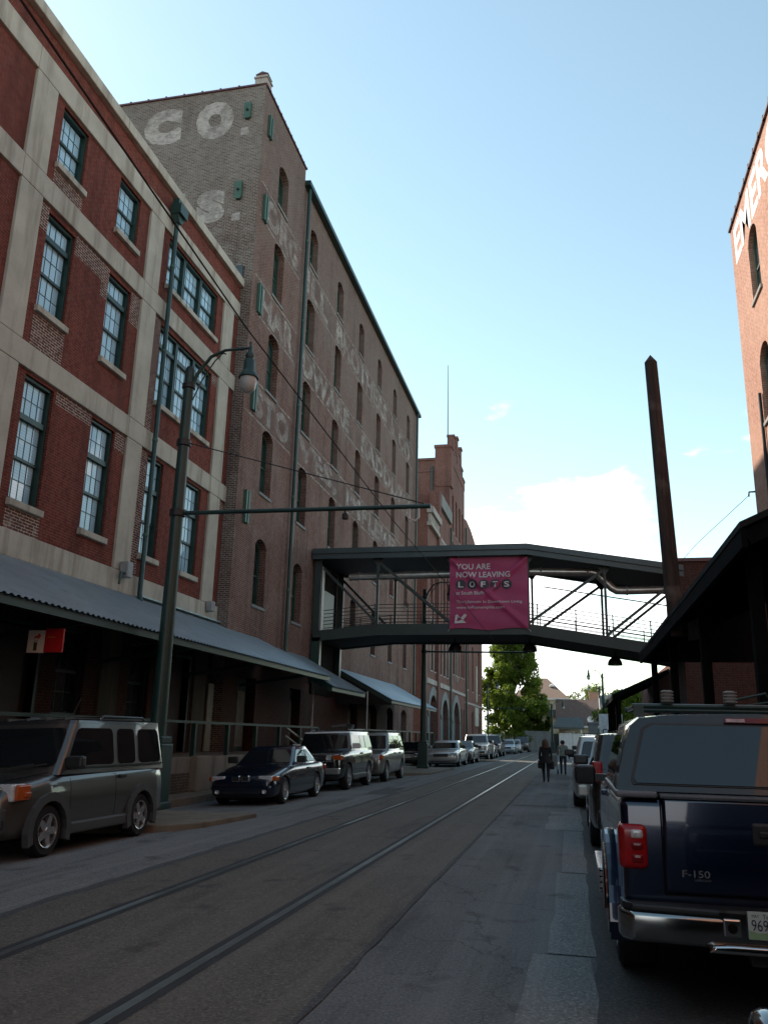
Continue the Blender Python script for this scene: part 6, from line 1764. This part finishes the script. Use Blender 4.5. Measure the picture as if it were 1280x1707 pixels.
local('plate_hills', MB().add([(0.26, B_ + 0.1275, 0.502), (-0.04, B_ + 0.1275, 0.502), (-0.04, B_ + 0.1275, 0.525), (0.11, B_ + 0.1275, 0.545), (0.21, B_ + 0.1275, 0.535), (0.26, B_ + 0.1275, 0.55)], [tuple(range(6))]), plain('plate_green', (0.28, 0.42, 0.22), 0.5), pl)
INK = plain('plate_ink', (0.02, 0.03, 0.05), 0.5)
text_mesh('969 KWD', 'plate_number', INK, pl, (0.245, B_ + 0.128, 0.547), (-1, 0, 0), (0, 0, 1), 0.062, 0.27, ext=0.002)
text_mesh('MAY', 'plate_month', INK, pl, (0.24, B_ + 0.128, 0.62), (-1, 0, 0), (0, 0, 1), 0.017, 0.04, ext=0.002)
text_mesh('Tennessee', 'plate_state', INK, pl, (0.18, B_ + 0.128, 0.615), (-1, 0, 0), (0, 0, 1), 0.024, 0.14, ext=0.002)
BADGE_M = plain('badge_chrome', (0.5, 0.52, 0.53), 0.2, 0.8)
text_mesh('F-150', 'model_badge', BADGE_M, T, (0.60, B_ - 0.035, 0.80), (-1, 0, 0), (0, 0, 1), 0.042, 0.165, ext=0.006, bold=0.01)
text_mesh('SUPERCREW', 'trim_badge', BADGE_M, T, (0.53, B_ - 0.035, 0.779), (-1, 0, 0), (0, 0, 1), 0.012, 0.1, ext=0.005)

# --- van beside the camera: only its left mirror reaches into the picture
VN = make_car('parked_van', 'parked van at the bottom right edge, only its chrome door mirror in view', 'van', (1.56, 0.3, 0), math.pi,
              dict(L=4.9, W=1.86, H=1.95, gc=0.22, hf=1.0, hr=1.1, belt=1.12, deck=1.15, cowl=-2.1, wst=-1.6, rrt=2.2, rbs=2.38, yf=-1.5, yr=1.5, wr=0.33, paint=DGREY_P, wb=0.95, wt=0.86, pillars=(-0.6, 0.8),
                   hl=(0.76, 0.8, 0.3, 0.18), tl=(0.92, 0.8, 1.3, 0.1), grille=(0.4, 0.7, 0.85), doors=(-1.2, -0.2), nose=0.5))
for ch in list(VN.children):
    if ch.name.split('.')[0] == 'door_mirror':
        bpy.data.objects.remove(ch)
mm = local('door_mirror', MB().box(0.93, 1.18, -2.10, -1.98, 0.80, 1.015), plain('bumper_chrome', (0.30, 0.31, 0.31), 0.14, 1.0, 0.1, 2.0), VN, bevel=0.055, seg=4, smooth=40)
local('mirror_rim', MB().box(0.955, 1.155, -1.995, -1.972, 0.825, 0.985), plain('mirror_brass', (0.25, 0.19, 0.06), 0.4, 0.5), mm, bevel=0.01)
local('mirror_glass', MB().box(0.96, 1.15, -1.98, -1.968, 0.83, 0.98), DARK, mm, bevel=0.005)
local('mirror_arm', MB().box(0.85, 0.96, -2.07, -2.02, 0.86, 0.9), CHROME, mm)

# ================================================================ people
SKIN = plain('skin', (0.36, 0.21, 0.15), 0.55, var=0.1)
def skin_mesh(name, joints, edges, radii, root, mats, parent, sub=2):
    me = bpy.data.meshes.new(name)
    me.from_pydata(joints, edges, [])
    o = link(name, me, parent)
    o.modifiers.new('skin', 'SKIN')
    if not me.skin_vertices:
        pass
    for i, r in enumerate(radii):
        sv = me.skin_vertices[0].data[i]
        sv.radius = r if isinstance(r, tuple) else (r, r)
        sv.use_root = (i == root)
    s = o.modifiers.new('sub', 'SUBSURF')
    s.levels = s.render_levels = sub
    m2 = bake(o)
    for m in mats:
        m2.materials.append(m)
    m2.polygons.foreach_set('use_smooth', [True] * len(m2.polygons))
    return o
def hand(parent, wrist, direction, s, mat):
    """palm with five bent fingers, one mesh rooted inside the wrist"""
    mb = MB()
    d = Vector(direction).normalized()
    side = Vector((0, 1, 0))
    w = Vector(wrist)
    mb.tube([w - d * 0.02, w + d * 0.05, w + d * 0.09], [0.026 * s, 0.038 * s, 0.03 * s], 8)
    for k, (off, ln) in enumerate(((-0.03, 0.062), (-0.01, 0.074), (0.01, 0.07), (0.03, 0.055))):
        b = w + d * 0.085 + side * off * s
        mb.tube([b, b + d * ln * 0.55 * s, b + (d * 0.9 + Vector((0.02, 0, 0)) * 8).normalized() * ln * s], [0.0095 * s, 0.009 * s, 0.007 * s], 6)
    b = w + d * 0.035 - side * 0.03 * s
    mb.tube([b, b - side * 0.03 * s + d * 0.02, b - side * 0.035 * s + d * 0.05], [0.011 * s, 0.01 * s, 0.008 * s], 6)
    return local('hand', mb, mat, parent, smooth=60)
def person(label, loc, rz, H, top, legs, hair, pose, shoes):
    t = thing('person', label, 'person', loc, rz)
    ORG.pop(t)
    k = H / 1.7
    J = [(0, 0, .92), (0, 0, 1.08), (0, -.01, 1.25), (0, 0, 1.40), (0, -.01, 1.475), (0, -.025, 1.57), (0, -.02, 1.655),          # 0-6 pelvis..head top
         (.17, 0, 1.39), (-.17, 0, 1.39)] + pose['arms'] + [(.09, 0, .88), (-.09, 0, .88)] + pose['legs']
    # 7,8 shoulders; 9,10 elbow L/R; 11,12 wrist; 13,14 hips; 15,16 knees; 17,18 ankles; 19,20 toes
    E = [(0, 1), (1, 2), (2, 3), (3, 4), (4, 5), (5, 6), (3, 7), (3, 8), (7, 9), (9, 11), (8, 10), (10, 12), (0, 13), (0, 14), (13, 15), (15, 17), (14, 16), (16, 18), (17, 19), (18, 20)]
    rad = [(.15, .105), (.135, .10), (.155, .11), (.13, .09), .05, (.078, .095), (.06, .07), .062, .062, .046, .046, .030, .030, .09, .09, .062, .062, .04, .04, .035, .035]
    J = [tuple(c * k for c in j) for j in J]
    rad = [tuple(x * k for x in r) if isinstance(r, tuple) else r * k for r in rad]
    body = skin_mesh('body', J, E, rad, 0, [SKIN, top, legs, shoes, hair], t)
    me = body.data
    for p in me.polygons:
        c = p.center
        z = c.z / k
        arm = abs(c.x) / k > 0.165 and z > 0.7
        if z < 0.075: mi = 3
        elif z < 0.93 and not arm: mi = 2
        elif z < 1.44 and not (arm and pose.get('bare') and z < pose['bare']): mi = 1
        elif z > 1.5 and (c.y / k > -0.01 or z > 1.63): mi = 4
        else: mi = 0
        p.material_index = mi
    for s, wi, ei in ((1, 11, 9), (-1, 12, 10)):
        w, e = Vector(J[wi]), Vector(J[ei])
        hand(body, w, (w - e).normalized(), k, SKIN)
    # face: nose, eyes, mouth, ears
    local('nose', MB().prism([(-.118 * k, 1.585 * k), (-.142 * k, 1.555 * k), (-.115 * k, 1.548 * k)], 'x', -.012 * k, .012 * k), SKIN, body)
    for s in (1, -1):
        local('eye', MB().lathe([(0, -.006), (.011 * k, 0)], (s * .032 * k, -.112 * k, 1.588 * k), 'y', 8), DARK, body)
        local('ear', MB().lathe([(0, -.012), (.022 * k, 0), (0, .012)], (s * .078 * k, -.005 * k, 1.575 * k), 'x', 8), SKIN, body)
    local('mouth', MB().box(-.02 * k, .02 * k, -.115 * k, -.108 * k, 1.522 * k, 1.528 * k), plain('lips', (.3, .1, .09), .5), body)
    return t, body, k
CLOTH_BLACK = plain('cloth_black', (0.012, 0.012, 0.014), 0.85, var=0.3, scale=8)
JEANS = plain('cloth_dark_denim', (0.02, 0.03, 0.045), 0.85, var=0.3, scale=8)
SHIRT = plain('cloth_pale_green', (0.24, 0.33, 0.30), 0.8, var=0.2, scale=8)
SHOE = plain('shoe_dark', (0.06, 0.035, 0.03), 0.6)
SHOE2 = plain('shoe_grey', (0.03, 0.03, 0.032), 0.6)
HAIR_BR = plain('hair_brown', (0.07, 0.035, 0.018), 0.7, var=0.35, scale=12)
HAIR_DK = plain('hair_dark', (0.012, 0.01, 0.009), 0.7)
# both walk away from us: front is local -Y, turned by 180 degrees
wp = dict(arms=[(.205, .04, 1.12), (-.20, .02, 1.13), (.22, -.06, .88), (-.21, -.08, .90)], legs=[(.09, -.10, .50), (-.08, .06, .50), (.08, -.14, .09), (-.08, .24, .14), (.09, -.26, .03), (-.08, .16, .035)])
W_, wb_, k = person('woman in black with brown hair carrying two dark bags, walking away', (-1.05, 33.6, 0.0), math.pi, 1.55, CLOTH_BLACK, CLOTH_BLACK, HAIR_BR, wp, SHOE)
local('hair', MB().lathe([(0.0, 0.19), (0.06, 0.18), (0.1, 0.12), (0.112, 0.03), (0.115, -0.06), (0.10, -0.14), (0.0, -0.16)], (0, 0.03, 1.54 * k), n=14), HAIR_BR, wb_, smooth=60)
W_.scale = (1.16, 1.12, 1.0)
local('jacket_hem', MB().lathe([(0.17, 0.26), (0.175, 0.12), (0.195, 0.0), (0.185, 0.0), (0.15, 0.2)], (0, 0, 0.78 * k), n=18), CLOTH_BLACK, wb_, smooth=60)
def bag(label, loc, w, h, d):
    t = thing('bag', label, 'bag', loc, 0.2)
    ORG.pop(t)
    local('pouch', MB().prism([(-w / 2, 0), (w / 2, 0), (w * 0.44, h), (-w * 0.44, h)], 'x', -d / 2, d / 2), CLOTH_BLACK, t, bevel=0.03)
    local('strap', MB().tube([(0, -w * 0.35, h), (0, -w * 0.25, h + 0.16), (0, 0, h + 0.2), (0, w * 0.25, h + 0.16), (0, w * 0.35, h)], 0.012, 5), CLOTH_BLACK, t)
bag('dark shoulder bag in the left hand of the woman in black', (-1.05 - .23 * k, 33.6 + .1 * k, .56 * k), 0.36, 0.28, 0.14)
bag('dark tote bag in the right hand of the woman in black', (-1.05 + .24 * k, 33.6 + .1 * k, .54 * k), 0.34, 0.28, 0.14)
mp = dict(arms=[(.24, -.08, 1.13), (-.25, -.02, 1.12), (.22, -.30, 1.02), (-.28, -.10, .90)], legs=[(.09, -.06, .50), (-.09, .04, .50), (.09, -.02, .09), (-.09, .10, .09), (.1, -.13, .03), (-.1, -.01, .03)], bare=1.2)
M_, mb_, k = person('man in pale green shirt and dark jeans pushing a pushchair, walking away', (-0.5, 41.5, 0.0), math.pi, 1.55, SHIRT, JEANS, HAIR_DK, mp, SHOE2)
local('hair', MB().lathe([(0.0, 0.14), (0.07, 0.12), (0.092, 0.05), (0.09, -0.02)], (0, 0.012, 1.56 * k), n=12), HAIR_DK, mb_, smooth=60)
M_.scale = (1.12, 1.08, 1.0)
pc = thing('pushchair', 'pale pushchair with dark wheels in front of the man in pale green', 'pushchair', (-0.98, 42.0, 0))
FR = plain('pushchair_frame', (0.35, 0.38, 0.37), 0.4, 0.3)
for s in (1, -1):
    local('frame', MB().tube([(s * .2, .35, .1), (s * .2, -.1, .55), (s * .2, -.38, .98)], 0.014, 6).tube([(s * .2, -.3, .1), (s * .2, .05, .5), (s * .2, .2, .62)], 0.014, 6), FR, pc)
    for y in (.35, -.3):
        local('wheel', MB().lathe([(0.0, -.02), (.1, -.02), (.11, 0), (.1, .02), (0, .02)], (s * .22, y, .11), 'x', 14), RUBBER, pc)
local('handlebar', MB().tube([(-.2, -.38, .98), (.2, -.38, .98)], 0.018, 6), PLASTIC, pc)
local('seat', MB().prism([(-.15, .35), (.25, .35), (.25, .42), (-.08, .45), (-.22, .85), (-.27, .83)], 'x', -.18, .18), plain('pushchair_cloth', (0.3, 0.34, 0.33), 0.8), pc, bevel=0.02)
local('hood', MB().prism([(-.25, .8), (-.05, .95), (.12, .88), (.15, .75), (0.0, .82)], 'x', -.19, .19), plain('pushchair_cloth', (0.3, 0.34, 0.33), 0.8), pc, bevel=0.02)
bd2 = thing('carried_bundle', 'dark bundle under the right arm of the man in pale green', 'bundle', (-0.18, 41.6, 0.86))
local('bundle', MB().tube([(-.1, -.05, .02), (.05, 0, .06), (.3, .03, .03), (.42, .05, 0)], [.06, .12, .11, .05], 10), CLOTH_BLACK, bd2, smooth=60)
